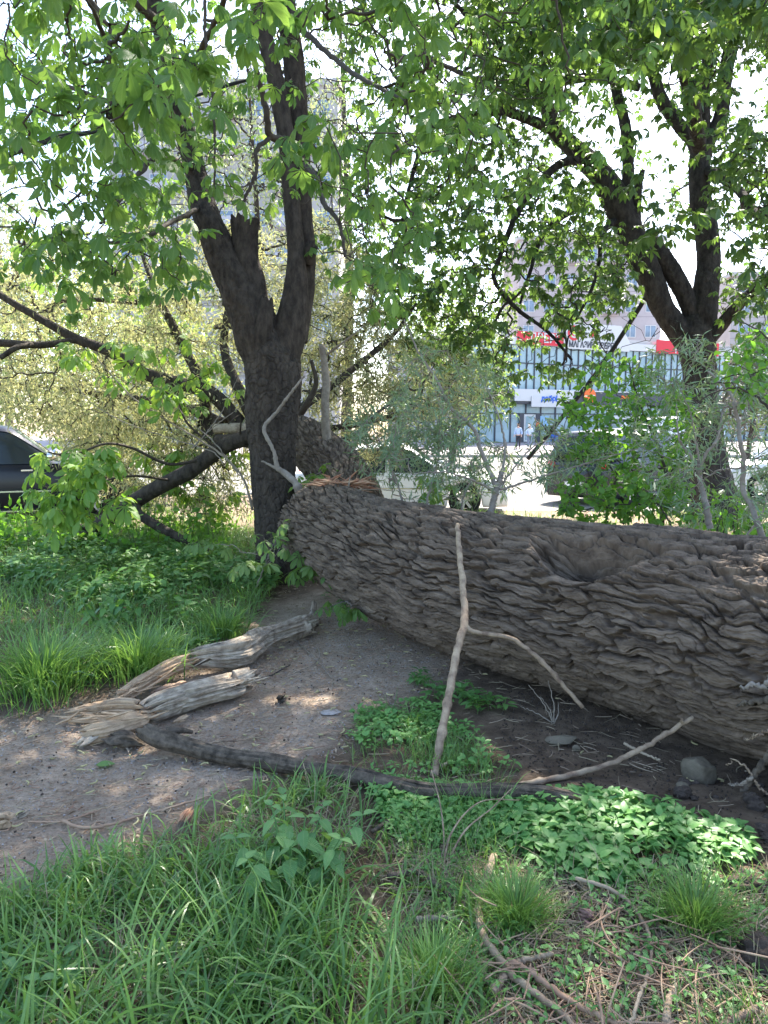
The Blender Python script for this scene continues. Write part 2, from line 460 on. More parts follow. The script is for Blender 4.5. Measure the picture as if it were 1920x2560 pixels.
mm = nd(ns, 'ShaderNodeMix', data_type='RGBA', blend_type='MULTIPLY'); mm.inputs[0].default_value = 0.7; lk.new(pc, mm.inputs[6]); lk.new(pc2, mm.inputs[7])
so, sf = ramp(7, (0.095, 0.066, 0.045), (0.24, 0.175, 0.12))
mx = nd(ns, 'ShaderNodeMix', data_type='RGBA'); lk.new(at.outputs['Fac'], mx.inputs[0]); lk.new(so, mx.inputs[6]); lk.new(mm.outputs[2], mx.inputs[7])
lk.new(mx.outputs[2], b.inputs['Base Color'])
t2 = nd(ns, 'ShaderNodeTexNoise', Scale=38.0, Detail=9.0, Roughness=0.8); lk.new(tc.outputs['Object'], t2.inputs[0])
bp = nd(ns, 'ShaderNodeBump', Strength=1.0, Distance=0.03); lk.new(t2.outputs[0], bp.inputs['Height']); lk.new(bp.outputs[0], b.inputs['Normal'])
M['earth'] = m
att = np.clip(soft, 0, 1).ravel()
att = np.maximum(att, 0.35 * sst(10, 14, Y.ravel()))
for nm, sel in (('ground', ~pm), ('path', pm)):
    fs = Fq[sel]; us, inv = np.unique(fs.ravel(), return_inverse=True)
    o = mk(nm, V[us], inv.reshape(-1, 4), M['earth'], attr=att[us])
    tag(o, {'ground': 'dark soil with grass growing on it around the log', 'path': 'trodden grey brown dirt path passing under the log'}[nm], nm, kind='structure')

# road, kerb and pavement across the street
def flat(name, mat, x0, x1, y0, y1, z0, z1=None, label='', nn=2):
    z1 = z0 if z1 is None else z1
    V = [(x0, y0, z0), (x1, y0, z0), (x1, y1, z1), (x0, y1, z1)]
    o = mk(name, V, np.array([[0, 1, 2, 3]]), mat, smooth=False)
    tag(o, label, name, kind='structure'); return o
M['asphalt'] = plain('asphalt', (0.16, 0.15, 0.14), 0.9, c2=(0.22, 0.21, 0.195), scale=0.8, bump=0.004, bscale=30)
M['paving'] = plain('paving', (0.25, 0.22, 0.22), 0.85, c2=(0.30, 0.265, 0.265), scale=1.5)
M['kerb'] = plain('kerb', (0.30, 0.29, 0.28), 0.85)
flat('road', M['asphalt'], -200, 200, 15.5, 45.8, -0.144, label='pale sunlit street behind the fallen trunk')
mb = MB().box(-200, 200, 45.8, 46.05, -0.2, 0.02); k = mb.build('kerb', M['kerb'], smooth=False); tag(k, 'grey kerb along the far side of the street', 'kerb', kind='structure')
PZ = lambda y: 0.0 + (y - 46) / 14 * 0.56
mb = MB(); mb.add([(-200, 46.05, 0.0), (200, 46.05, 0.0), (200, 59, PZ(59)), (200, 110, PZ(59)), (-200, 110, PZ(59)), (-200, 59, PZ(59))], [np.array([[0, 1, 2, 5], [5, 2, 3, 4]])])
tag(mb.build('pavement', M['paving'], smooth=False), 'pinkish paved footway in front of the shop', 'pavement', kind='structure')

# ---------------------------------------------------------------- the fallen poplar
fallen = tag(empty('fallen_tree', tuple(P(1300, 1500, 4.5) * np.array([1, 1, 0]))), 'huge fallen poplar with deeply furrowed bark lying across the path', 'fallen tree')
def furrow(s, th, r, amp=1.0, NV=57, k=0, ul=0.31):
    t_ = np.mod(th + np.pi, 2 * np.pi)
    v = t_ / (2 * np.pi) * NV
    vv = v + 1.8 * (vn(s * 0.8, np.sin(t_) * 1.2 + 5, None, 51 + k) - 0.5) + 1.5 * (vn(s * 3.0, v * 0.2, None, 53 + k) - 0.5) + 0.6 * (vn(s * 11, v * 0.7, None, 54 + k) - 0.5) + 0.25 * (vn(s * 30, v * 2, None, 56 + k) - 0.5)
    uu = s / ul + 0.9 * (vn(s * 3.0, v * 0.35, None, 55 + k) - 0.5) + 0.36 * vv + 0.22 * (vn(s * 24, v * 2.4, None, 57 + k) - 0.5)
    f1, f2, cid, dx, dy = worley(uu, vv, None, 60 + k, 1.0)
    e = f2 - f1 + 0.10 * (vn(uu * 8, vv * 3.5, None, 66 + k) - 0.5)
    pl = sst(0.05, 0.21, e)
    h = pl * (0.95 + 0.35 * cid) + pl * (0.16 * dy * np.where(cid > 0.3, 1, -1) + 0.12 * dx)
    g1, g2, gc, _, gy_ = worley(uu * 1.7 + 11, vv * 2.1, None, 64 + k, 1.0)
    h = h + pl * 0.24 * (sst(0.02, 0.12, g2 - g1) - 0.8) * (0.3 + gc) + pl * .06 * gy_
    h = h + 0.16 * (vn(uu * 6, vv * 4, None, 68 + k) - 0.5) + 0.16 * (vn(uu * 14, vv * 10, None, 69 + k) - 0.5)
    return amp * 0.041 * (h - 0.9) * np.clip(r / 0.45, 0.4, 1.1)
AX = [(1920, 1622, 3.54, .52), (1620, 1553, 4.0, .505), (1320, 1495, 4.55, .49), (1080, 1432, 5.25, .47),
      (930, 1378, 6.0, .45), (842, 1335, 6.7, .45), (792, 1308, 7.15, .41)]
lp = [np.array(q) for q in ((3.5, 1.75, .60), (2.9, 2.42, .60), (2.35, 3.02, .60))] + [P(a, b_, c) for a, b_, c, _ in AX]; lr = [.62, .58, .545] + [q[3] for q in AX]
def dent(s, th, r):
    c = S_H; t = np.where(th > np.pi, th - 2 * np.pi, th)
    g = np.exp(-np.abs((s - c) / 0.31) ** 2.4)
    lip = 0.98 - 0.30 * ((s - c) / 0.31) ** 2
    d = -0.25 * g * sst(0.36, 0.64, t) * (1 - sst(lip, lip + 0.07, t))
    d = d + 0.045 * g * np.exp(-((t - lip - 0.17) / 0.12) ** 2)
    return d
Cc, Rc, Ss = dense(lp, lr, 400)
pxx, pyy, _ = proj(Cc)
S_H = Ss[np.argmin(np.abs(pxx - 1530))]
def dlog(s, th, r):
    d = 0.02 * (vn(s * 1.1, np.sin(th) * 1.2 + 4, None, 40) - 0.5) * 2 + 0.035 * (vn(s * 0.8, np.cos(th) * 1.1 + 14, None, 41) - 0.5)
    q = dent(s, th, r)
    return d + q + furrow(s, th, r) * (1 - .1 * np.clip(-q * 5, 0, 1))
Vv, Ff, uv_ = logmesh(lp, lr, 1650, 780, (0, 0, 1), dlog, jb=lambda t: 0.14 * vn(np.cos(t) * 4 + 5, np.sin(t) * 4 + 5), thk=([0, .58, .74, .92, 1], [0, 2.5, 3.6, 5.6, 2 * np.pi]), uvout=True)
mk('trunk', Vv, Ff, M['poplar_bark'], fallen, uv=uv_)
# the upper trunk, bent up and away behind the chestnut
up_ = [(900, 1290, 7.15, .27), (868, 1216, 7.7, .30), (810, 1146, 8.3, .29), (745, 1094, 8.9, .26), (640, 1086, 9.4, .17), (575, 1095, 9.7, .11)]
lp2 = [P(a, b_, c) for a, b_, c, _ in up_]; lr2 = [q[3] for q in up_]
Vv, Ff, uv_ = logmesh(lp2, lr2, 520, 300, (0, 0, 1), lambda s, th, r: furrow(s, th, r, 1.3, 34, 3, 0.15), jb=lambda t: 0.25 * vn(np.cos(t) * 5 + 5, np.sin(t) * 5 + 5), uvout=True)
mk('upper_trunk', Vv, Ff, M['poplar_bark'], fallen, uv=uv_)
rng = np.random.default_rng(11)
# torn wood where the trunk broke
mb = MB()
for q in range(120):
    a = P(rng.uniform(785, 900), rng.uniform(1200, 1226), rng.uniform(6.7, 7.2))
    ln = rng.uniform(0.06, 0.26); dr = nrm(np.array([rng.normal(0.7, .6), rng.normal(-0.25, .5), rng.normal(0.0, .28)]))
    if rng.random() < .5: dr[0] *= -1
    mid = a + dr * ln * .5 + rng.normal(0, .012, 3); wd = rng.uniform(.006, .022)
    Vt, Ft = tubes(np.stack([a, mid, a + dr * ln])[None], np.array([[wd * .7, wd, .002]]), 4)
    Vt[:, 2] = a[2] + (Vt[:, 2] - a[2]) * .8
    mb.add(Vt, Ft)
mb.build('torn_wood', M['splinter'], fallen, smooth=False)
mb = MB()
Vt, Ft = logmesh([P(826, 1214, 6.95), P(865, 1222, 6.85), P(915, 1230, 6.8)], [.012, .06, .015], 30, 20, (0, 0, 1), lambda s, t, r: .6 * r * (vn(s * 6, np.cos(t) * 5 + 5, None, 3) - .6))
Vt[:, 2] = Vt[:, 2].mean() + (Vt[:, 2] - Vt[:, 2].mean()) * .55
mb.add(Vt, Ft); mb.build('bark_flap', plain('inner_bark', (0.55, 0.38, 0.25), 0.8, c2=(0.42, 0.25, 0.15), scale=8), fallen)
# limbs of the fallen crown
LIMBS = [
 ([(-60, 690, 8.8), (0, 737, 8.9), (116, 806, 9.0), (191, 847, 9.1), (278, 881, 9.2), (347, 928, 9.3), (440, 957, 9.4), (530, 985, 9.5), (600, 1060, 9.5)], (.03, .10), 'bark_dark'),
 ([(-60, 865, 8.6), (0, 858, 8.6), (110, 862, 8.8), (191, 850, 9.1)], (.045, .04), 'bark_dark'),
 ([(0, 895, 8.4), (40, 870, 8.5), (80, 862, 8.7)], (.03, .035), 'bark_dark'),
 ([(120, 765, 10), (185, 748, 10), (280, 752, 10), (359, 757, 10.1), (405, 771, 10.1)], (.02, .04), 'bark_dark'),
 ([(405, 766, 9.9), (440, 829, 9.9), (475, 899, 9.8), (509, 980, 9.8), (521, 1084, 9.7), (560, 1090, 9.7)], (.05, .085), 'bark_dark'),
 ([(330, 560, 10.4), (370, 680, 10.2), (405, 770, 10)], (.012, .045), 'bark_dark'),
 ([(740, 1050, 9.2), (764, 1015, 9.0), (790, 960, 8.9), (778, 900, 8.8)], (.05, .02), 'twig_dark'),
 ([(764, 1075, 8.6), (828, 1098, 8.6), (868, 1095, 8.6), (903, 1072, 8.7), (940, 1035, 8.8), (1000, 990, 9)], (.02, .02), 'twig_dark'),
 ([(650, 1080, 9.4), (600, 980, 9.6), (560, 860, 9.9), (590, 700, 10.2), (640, 560, 10.5)], (.09, .02), 'bark_dark'),
 ([(700, 1060, 9.1), (860, 940, 9.8), (980, 840, 10.6), (1040, 760, 11)], (.06, .02), 'bark_dark'),
 ([(560, 1060, 9.6), (430, 1010, 10.4), (250, 985, 11), (60, 960, 11.6)], (.08, .02), 'bark_dark'),
 ([(700, 1080, 9.2), (900, 1060, 10.2), (1050, 1010, 11), (1160, 930, 11.8)], (.05, .015), 'bark_dark'),
]
skel = []
for pts, rr, mt in LIMBS:
    pw = PP(pts); ra = np.linspace(rr[0], rr[1], len(pw))
    Vt, Ft = logmesh(pw, ra, 70, 14, (0.3, 1, 0.2), lambda s, t, r: .16 * r * (vn(s * 9, np.cos(t) * 3 + 5, None, 5) - .5))
    mk('branch', Vt, Ft, M[mt], fallen)
    skel.append(dense(pw, ra, 30)[0])
# side stub and the pale split branch standing on the upper trunk
for pts, r0, r1, mt in (([(821, 1160, 8.1), (819, 1130, 8.1), (813, 1026, 8.1), (815, 950, 8.15), (804, 858, 8.2)], .055, .038, 'twig_pale'),
                    ([(806, 895, 8.2), (850, 862, 8.1), (914, 812, 8.0)], .016, .006, 'twig_pale'),
                    ([(876, 1128, 8.3), (892, 1095, 8.3), (914, 1062, 8.3)], .05, .02, 'deadwood'),
                    ([(532, 1072, 9.3), (580, 1071, 9.3), (640, 1074, 9.3)], .06, .07, 'deadwood'),
                    ([(540, 1098, 9.2), (580, 1100, 9.1), (640, 1104, 9.1)], .06, .09, 'bark_dark')):
    pw = PP(pts)
    Vt, Ft = logmesh(pw, np.linspace(r0, r1, len(pw)), 50, 14, (0.3, 1, 0.2), lambda s, t, r: .2 * r * (vn(s * 7, np.cos(t) * 3 + 5, None, 15) - .5), ja=lambda t: 0.03 * vn(np.cos(t) * 4 + 5, np.sin(t) * 4 + 5), jb=lambda t: 0.05 * vn(np.cos(t) * 4 + 5, np.sin(t) * 4 + 5))
    mk('branch', Vt, Ft, M[mt], fallen)

def grow(skel, tg, rng, sag=0.12, K=7, wob=0.03, r0=0.0025, exp=0.45, upw=0.0):
    """greedy twigs: every target hangs on the nearest point built so far; thickness follows the load"""
    skel = np.asarray(skel)
    d0 = np.array([np.min(np.linalg.norm(skel - t, axis=1)) for t in tg])
    order = np.argsort(d0)
    nodes_ = [skel]; own = [np.full(len(skel), -1)]; par = [np.zeros(len(skel))]
    buf = np.zeros((len(skel) + len(tg) * K, 3)); buf[:len(skel)] = skel; n = len(skel)
    ow_ = np.full(len(buf), -1); pr = np.zeros(len(buf))
    curves = np.zeros((len(tg), K, 3)); load = np.ones(len(tg)); parent = np.full(len(tg), -1)
    for c, ti in enumerate(order):
        t = tg[ti]
        dd = np.linalg.norm(buf[:n] - t, axis=1)
        q = int(np.argmin(np.where(dd < 0.12, 9, dd)))
        a = buf[q]; L = np.linalg.norm(t - a)
        u = np.linspace(0, 1, K)[:, None]
        mid = (a + t) / 2 + np.array([0, 0, (upw - sag) * L]) + rng.normal(0, wob * 2.5, 3) * L
        cv = (1 - u) ** 2 * a + 2 * u * (1 - u) * mid + u ** 2 * t
        cv[1:-1] += rng.normal(0, wob, (K - 2, 3)) * L
        curves[c] = cv; parent[c] = ow_[q]
        buf[n:n + K - 1] = cv[1:]; ow_[n:n + K - 1] = c; n += K - 1
    for c in range(len(tg) - 1, -1, -1):
        if parent[c] >= 0: load[parent[c]] += load[c]
    rb = r0 * (load + 0.6) ** exp
    R = rb[:, None] * np.linspace(1, 0.62, K)[None, :]
    return curves, R
def along(cv, nper, rng, lo=0.25, hi=1.0, out=0.9):
    N, K, _ = cv.shape
    t = rng.uniform(lo, hi, (N, nper)) * (K - 1)
    i = np.minimum(t.astype(int), K - 2); f = (t - i)[..., None]
    idx = np.arange(N)[:, None]
    p = cv[idx, i] * (1 - f) + cv[idx, i + 1] * f
    T = nrm(cv[idx, i + 1] - cv[idx, i])
    d = nrm(T + rng.normal(0, out, T.shape))
    return p.reshape(-1, 3), d.reshape(-1, 3)
# narrow leaf templates
def narrow(L, W, droop=0.25, seg=2):
    u = np.linspace(0, 1, seg + 1); V = []; uv = []
    for k, t in enumerate(u):
        w_ = W * math.sin(math.pi * min(max(t, 0.06), 0.97)) ** 0.8 * 0.5
        z = -droop * L * t * t
        V += [(t * L, -w_, z), (t * L, w_, z)]; uv += [(0, t), (1, t)]
    F = np.array([(2 * k, 2 * k + 1, 2 * k + 3, 2 * k + 2) for k in range(seg)])
    return np.array(V), [F], np.array(uv)
def ovate(L, W, seg=3, fold=0.18, droop=0.2):
    V = []; uv = []
    for t in np.linspace(0, 1, seg + 1):
        w_ = W * 0.5 * (math.sin(math.pi * min(max(t, 0.0), 1.0) ** 0.75) ** 0.85 if 0 < t < 1 else 0.02)
        z = -droop * L * t * t
        V += [(t * L, -w_, z + fold * w_), (t * L, 0, z), (t * L, w_, z + fold * w_)]; uv += [(0, t), (.5, t), (1, t)]
    F = []
    for k in range(seg):
        F += [(3 * k, 3 * k + 1, 3 * k + 4, 3 * k + 3), (3 * k + 1, 3 * k + 2, 3 * k + 5, 3 * k + 4)]
    return np.array(V), [np.array(F)], np.array(uv)
def leafobj(name, tpls, p, d, s, rng, mat, parent, roll=0.7, off=0.0):
    mb = MB(); N = len(p); pick = rng.integers(0, len(tpls), N)
    for k, tp in enumerate(tpls):
        m_ = pick == k
        if not m_.any(): continue
        R = frame_from(d[m_], rng, roll)
        Vt, Ft, uv = place(tp, R, p[m_], s[m_])
        mb.add(Vt, Ft, uv, np.repeat(rng.random(m_.sum()), len(tp[0])))
    return mb.build(name, mat, parent, uv=True)
def sample_px(poly, n, d0, d1, rng, dens=None):
    """points in the wedge of space seen through an outline, between two distances"""
    xs = [q[0] for q in poly]; ys = [q[1] for q in poly]; out = []
    while len(out) < n:
        px = rng.uniform(min(xs), max(xs), 4 * n); py = rng.uniform(min(ys), max(ys), 4 * n)
        m_ = inpoly(px, py, poly)
        if dens is not None: m_ &= rng.random(len(px)) < dens(px, py)
        for a, b_ in zip(px[m_], py[m_]):
            out.append(P(a, b_, rng.uniform(d0, d1)))
            if len(out) >= n: break
    return np.array(out)
CR = [(-120, 560), (60, 600), (250, 560), (420, 540), (560, 520), (700, 560), (800, 640), (940, 820), (1080, 860), (1230, 900), (1230, 1010), (1150, 1060), (1060, 1120), (940, 1170), (850, 1160), (760, 1010), (620, 1060), (520, 1130), (470, 1230), (330, 1200), (200, 1130), (90, 1060), (-120, 1020)]
tg = sample_px(CR, 1700, 9.2, 13.0, rng, lambda x, y: 0.25 + 0.75 * sst(560, 760, y + 60 * np.sin(x * .013)))
tg = np.vstack([tg, sample_px([(120, 1010), (640, 1010), (640, 1290), (300, 1290), (160, 1200)], 420, 9.4, 12.6, rng), sample_px([(-60, 940), (330, 940), (330, 1130), (150, 1100), (-60, 1040)], 90, 10, 12, rng)])
tg = np.vstack([tg, sample_px([(740, 500), (900, 600), (1010, 800), (1000, 1000), (780, 1000)], 230, 9.6, 12.6, rng)])
tg = tg[tg[:, 2] > 0.15]
cv, R = grow(np.vstack(skel), tg, rng, sag=-0.05, wob=0.05, r0=0.0035)
Vt, Ft = tubes(cv, R, 4)
mk('twigs', Vt, Ft, M['twig_dark'], fallen)
p, d = along(cv, 30, rng, 0.1, 1.0, 0.9)
p = p + rng.normal(0, 0.07, p.shape); d[:, 2] -= 0.35
leafobj('foliage', [narrow(.075, .017), narrow(.06, .020, .4), narrow(.09, .014, .6)], p, d, rng.uniform(.7, 1.25, len(p)), rng, M['poplar_leaf'], fallen)
# ---------------------------------------------------------------- chestnuts
def palm(rng, nl=7, seg=4, fold=0.25, pet=0.11, wide=0.36, side=True):
    V = []; F = []; uv = []
    pa = rng.uniform(0.0, 0.5)
    tip = np.array([pet * math.cos(pa), 0, pet * math.sin(pa)])
    # petiole: a three-sided tube
    c = np.linspace(0, 1, 3)
    for t in c:
        ctr = tip * t + np.array([0, 0, .012 * math.sin(math.pi * t)])
        for k in range(3):
            a = k * 2.094
            V.append(ctr + 0.0016 * np.array([0, math.cos(a), math.sin(a)])); uv.append((.5, .5))
    for r in range(2):
        for k in range(3):
            F.append((3 * r + k, 3 * r + (k + 1) % 3, 3 * r + 3 + (k + 1) % 3, 3 * r + 3 + k))
    base_dr = rng.uniform(0.45, 1.15)
    for q in range(nl):
        f = (q - (nl - 1) / 2) / ((nl - 1) / 2)
        az = f * 2.05 + rng.normal(0, .08)
        L = (0.175 - 0.075 * abs(f) ** 1.6) * rng.uniform(.9, 1.08)
        dr = base_dr + rng.normal(0, .12); cu = rng.uniform(.3, .9)
        n0 = len(V); ctr = tip.copy(); ang = dr * 0.7
        dh = np.array([math.cos(az), math.sin(az), 0]); sd = np.array([-math.sin(az), math.cos(az), 0])
        for k in range(seg + 1):
            t = k / seg
            w_ = wide * L * 0.5 * ((math.sin(math.pi * t ** 1.75) ** 0.9) if 0 < t < 1 else (0.06 if t == 0 else 0.03))
            nrm_ = np.array([-dh[0] * -math.sin(ang), -dh[1] * -math.sin(ang), math.cos(ang)])
            up = w_ * fold * nrm_
            wav = 0.004 * math.sin(k * 2.1 + q)
            V += [ctr - sd * w_ + up + nrm_ * wav, ctr.copy(), ctr + sd * w_ + up - nrm_ * wav]
            uv += [(0, t), (.5, t), (1, t)]
            if not side: pass
            ctr = ctr + (dh * math.cos(ang) + np.array([0, 0, -math.sin(ang)])) * L / seg
            ang += cu / seg
        for k in range(seg):
            a = n0 + 3 * k
            F += [(a, a + 1, a + 4, a + 3), (a + 1, a + 2, a + 5, a + 4)]
    return np.array(V), [np.array(F)], np.array(uv)
rng = np.random.default_rng(21)
PALM_N = [palm(rng, 7 if k % 3 else 5, 5) for k in range(9)]
PALM_F = [palm(rng, 7 if k % 2 else 5, 2, pet=.1, wide=.5) for k in range(7)]
PALM_M = [palm(rng, 7 if k % 2 else 5, 3, pet=.1, wide=.44) for k in range(7)]
def clusters(tips, dirs, rng, lo=3, hi=6, jitter=.06):
    p = []; d = []
    for t, q in zip(tips, dirs):
        n = rng.integers(lo, hi + 1); a0 = rng.uniform(0, 6.28)
        for k in range(n):
            a = a0 + k * 6.283 / n + rng.normal(0, .3)
            p.append(t + rng.normal(0, jitter, 3) * np.array([1, 1, .8]))
            d.append((math.cos(a), math.sin(a), rng.normal(-.25, .3)))
    return np.array(p), np.array(d)
def limb(parent, pts, ns=90, nth=26, mt='bark_dark', amp=.08, name='branch', ja=None, jb=None, ref=(0, 1, 0), bark=0.0):
    pw = [P(a, b_, c) for a, b_, c, _ in pts]; rr = [q[3] for q in pts]
    def dp(s, t, r):
        d = amp * r * 2 * (vn(s * 2.2, np.cos(t) * 1.3 + 7, None, 31) + .5 * vn(s * 6, np.sin(t) * 3 + 17, None, 32) - .75)
        if bark:
            f1, f2, ci, _, _ = worley(s * 14 + 1.5 * (vn(s * 6, t * 4, None, 4) - .5), t / (2 * np.pi) * 24 + 2.0 * (vn(s * 4, np.cos(t) * 3 + 9, None, 8) - .5), None, 35)
            d = d + bark * (sst(0, .22, f2 - f1) * (0.5 + ci) - 0.7)
        return d
    Vt, Ft = logmesh(pw, rr, ns, nth, ref, dp, ja, jb)
    mk(name, Vt, Ft, M[mt], parent)
    return dense(pw, rr, 40)[0]
jag = lambda a, k: (lambda t: a * vn(np.cos(t) * 3.4 + 5 + k, np.sin(t) * 3.4 + 5))
def U(n): return n / FPX
# ---- the chestnut the poplar leans on (7.5 m)
D = 7.5
ch = tag(empty('chestnut_tree', tuple(P(705, 1460, D) * np.array([1, 1, 0]))), 'forked horse chestnut with a broken stub limb, beside the end of the fallen trunk', 'tree')
ch_sk = []
r_ = lambda w_: w_ / 2 / FPX * D * .93
ch_sk.append(limb(ch, [(712, 1490, D, r_(170)), (706, 1440, D, r_(138)), (695, 1330, D, r_(122)), (684, 1180, D, r_(118)), (681, 1050, D, r_(130)), (684, 960, D, r_(146)), (680, 890, D, r_(140)), (676, 840, D, r_(100)), (674, 800, D, r_(50))], 420, 240, name='trunk', bark=.012))
ch_sk.append(limb(ch, [(672, 930, D, r_(110)), (648, 850, D, r_(120)), (608, 740, D, r_(112)), (562, 650, D, r_(88)), (528, 570, D, r_(72)), (504, 500, D + .1, r_(62)), (484, 410, D + .2, r_(52)), (455, 300, D + .3, r_(50)), (440, 231, D + .35, r_(50)), (425, 150, D + .4, r_(50)), (400, 60, D + .5, r_(44)), (370, -80, D + .6, r_(38)), (350, -300, D + .9, r_(30))], 420, 130, bark=.010))
ch_sk.append(limb(ch, [(645, 830, D + .02, r_(90)), (628, 720, D + .02, r_(76)), (614, 640, D, r_(68)), (612, 580, D, r_(70)), (614, 540, D, r_(80))], 120, 60, name='broken_stub', jb=jag(.07, 1), bark=.005))
ch_sk.append(limb(ch, [(650, 900, D - .12, r_(60)), (655, 820, D - .14, r_(56)), (664, 775, D - .14, r_(40)), (668, 735, D - .14, r_(26))], 60, 40, name='broken_stub', jb=jag(.09, 3), bark=.005))
ch_sk.append(limb(ch, [(690, 960, D, r_(90)), (712, 870, D, r_(92)), (730, 800, D, r_(84)), (740, 720, D, r_(64)), (741, 640, D, r_(46)), (733, 540, D, r_(42)), (724, 450, D, r_(40)), (716, 347, D, r_(42)), (700, 260, D, r_(42)), (683, 174, D, r_(42)), (654, 58, D, r_(38)), (632, -60, D, r_(34)), (610, -260, D + .2, r_(26))], 260, 60, bark=.004))
ch_sk.append(limb(ch, [(735, 850, D + .1, r_(70)), (756, 740, D + .14, r_(58)), (764, 637, D + .18, r_(54)), (754, 520, D + .2, r_(56)), (747, 347, D + .2, r_(54)), (736, 174, D + .2, r_(52)), (718, 40, D + .2, r_(50)), (700, -120, D + .2, r_(44)), (690, -320, D + .1, r_(32))], 220, 60, bark=.004))
limb(ch, [(735, 60, D + .1, r_(26)), (756, 42, D, r_(26)), (772, 38, D - .05, r_(28)), (777, 20, D - .05, r_(26))], 40, 20, name='broken_stub', jb=jag(.04, 2))
limb(ch, [(765, 650, D + .05, r_(44)), (780, 622, D - .02, r_(30)), (792, 606, D - .05, r_(18))], 30, 20, name='broken_stub', jb=jag(.10, 4))
LB = [([(718, 350, 7.3), (676, 340, 7.1), (668, 300, 7), (655, 230, 6.9), (640, 170, 6.8), (622, 80, 6.8), (600, 50, 6.8), (560, 55, 6.7), (510, 50, 6.7)], .012, .035),
      ([(676, 345, 7.1), (640, 375, 7), (640, 430, 7), (606, 510, 6.9)], .022, .014),
      ([(745, 395, 7.1), (790, 440, 6.4), (812, 510, 5.9), (850, 560, 5.6), (862, 640, 5.4)], .03, .01),
      ([(512, 0, 6.4), (515, 110, 6.3), (530, 220, 6.3), (537, 350, 6.3), (536, 470, 6.3)], .014, .008),
      ([(440, 250, 7.6), (500, 130, 7), (560, 0, 6.4), (600, -200, 5.8)], .03, .02),
      ([(450, 320, 7.6), (380, 200, 6.9), (300, 190, 6.2), (240, 40, 5.4), (180, -60, 4.6)], .03, .012),
      ([(480, 420, 7.6), (390, 395, 6.8), (300, 500, 6.2), (250, 560, 5.8)], .03, .01),
      ([(500, 520, 7.5), (420, 560, 6.6), (340, 600, 6.1), (180, 610, 5.6)], .025, .008),
      ([(400, 60, 8), (240, -60, 7), (60, -140, 5.6), (-160, -160, 4.2)], .05, .02),
      ([(654, 50, 7.5), (760, -60, 6.6), (900, -140, 5.6), (1000, -160, 4.6)], .045, .02),
      ([(700, -60, 7.6), (860, -100, 8.2), (1060, -60, 9)], .04, .02),
      ([(380, -40, 8), (500, -300, 6.2), (600, -800, 4.4)], .05, .03),
      ([(740, 60, 7.6), (850, 160, 6.6), (930, 210, 5.6), (1010, 250, 4.8)], .028, .008),
      ([(455, 300, 7.7), (260, 250, 8.3), (60, 180, 8.8), (-140, 160, 9)], .035, .012),
      ([(440, 230, 7.7), (330, 100, 9), (200, 20, 10)], .03, .012)]
for pts, a, b_ in LB:
    pw = PP(pts); q = dense(pw, np.linspace(max(a, b_), min(a, b_), len(pw)), 40)
    C, Rr = q[0] + rng.normal(0, .004, q[0].shape), q[1]
    Vt, Ft = tubes(C[None], Rr[None], 9); mk('branch', Vt, Ft, M['twig_dark'], ch); ch_sk.append(q[0])
# crown: where leaves hang
def ybot(xk, yk): return lambda x: np.interp(x, xk, yk)
yb1 = ybot([-400, 0, 120, 250, 420, 500, 560, 700, 760, 850, 1000, 1120, 1250], [700, 760, 820, 830, 800, 700, 520, 500, 640, 700, 830, 780, 500])
def crown_pts(n, c, r, yb, rng, edge=60, x0=-9999, x1=9999, dens=None):
    out = []
    while len(out) < n:
        q = rng.uniform(-1, 1, (6 * n, 3)); rr_ = np.linalg.norm(q, axis=1)
        q = q[(rr_ < 1) & (rng.random(len(q)) < (0.35 + .65 * np.clip(rr_, 0, 1) ** 2))]
        X_ = np.array(c) + q * np.array(r)
        px, py, zf = proj(X_)
        vis = (zf > .3) & (px > -50) & (px < 1970) & (py > -50) & (py < 2600)
        lim = yb(px) + edge * (vn(px * .012, py * 0 + 3, None, 9) - .5) * 2
        ok = np.where(vis, (py < lim) & (px > x0) & (px < x1), X_[:, 2] > 2.4)
        ok &= (np.linalg.norm(X_ - np.array([0, 0, CZ]), axis=1) > 2.1)
        if dens is not None: ok &= (~vis) | (rng.random(len(px)) < dens(px, py))
        out += list(X_[ok])
    return np.array(out[:n])
bl = lambda x, y, a, b_, r, s: 1 - s * np.exp(-((x - a) / r) ** 2 - ((y - b_) / r) ** 2)
dn1 = lambda x, y: np.clip(bl(x, y, 20, 460, 110, .8) * bl(x, y, 640, 470, 80, .85) * bl(x, y, 860, 250, 110, .75) * bl(x, y, 480, 120, 60, .6) * bl(x, y, 20, 260, 50, .5) * bl(x, y, 700, 640, 90, .9), 0, 1)
tg = crown_pts(950, (-1.6, 6.9, 5.9), (4.3, 4.3, 4.2), yb1, rng, dens=dn1)
shade_pts = rng.normal(0, 1, (380, 3)); shade_pts = nrm(shade_pts) * rng.random((380, 1)) ** .4; tg = np.vstack([tg, shade_pts * np.array([4.3, 3.2, 2.2]) + np.array([-.6, 8.2, 9.3])])  # extra leaf clusters above the view, added to keep sun patches off the path
tg = np.vstack([tg, sample_px([(-20, 30), (520, 30), (560, 420), (480, 640), (260, 700), (40, 640)], 120, 4.4, 7.6, rng, dn1),
                sample_px([(-20, -40), (900, -40), (520, 260), (0, 330)], 20, 3.4, 4.8, rng),
                sample_px([(780, 300), (980, 260), (1080, 600), (1060, 830), (900, 760), (760, 560)], 20, 3.9, 6.4, rng),
                sample_px([(950, -40), (1180, -40), (1220, 300), (1150, 420), (980, 380)], 22, 4.2, 6.4, rng)])
cv, R = grow(np.vstack(ch_sk[1:]), tg, rng, sag=.16, wob=.05, r0=.0032)
cv[:, -1, 2] += .03
Vt, Ft = tubes(cv, R, 5); mk('twigs', Vt, Ft, M['twig_dark'], ch)
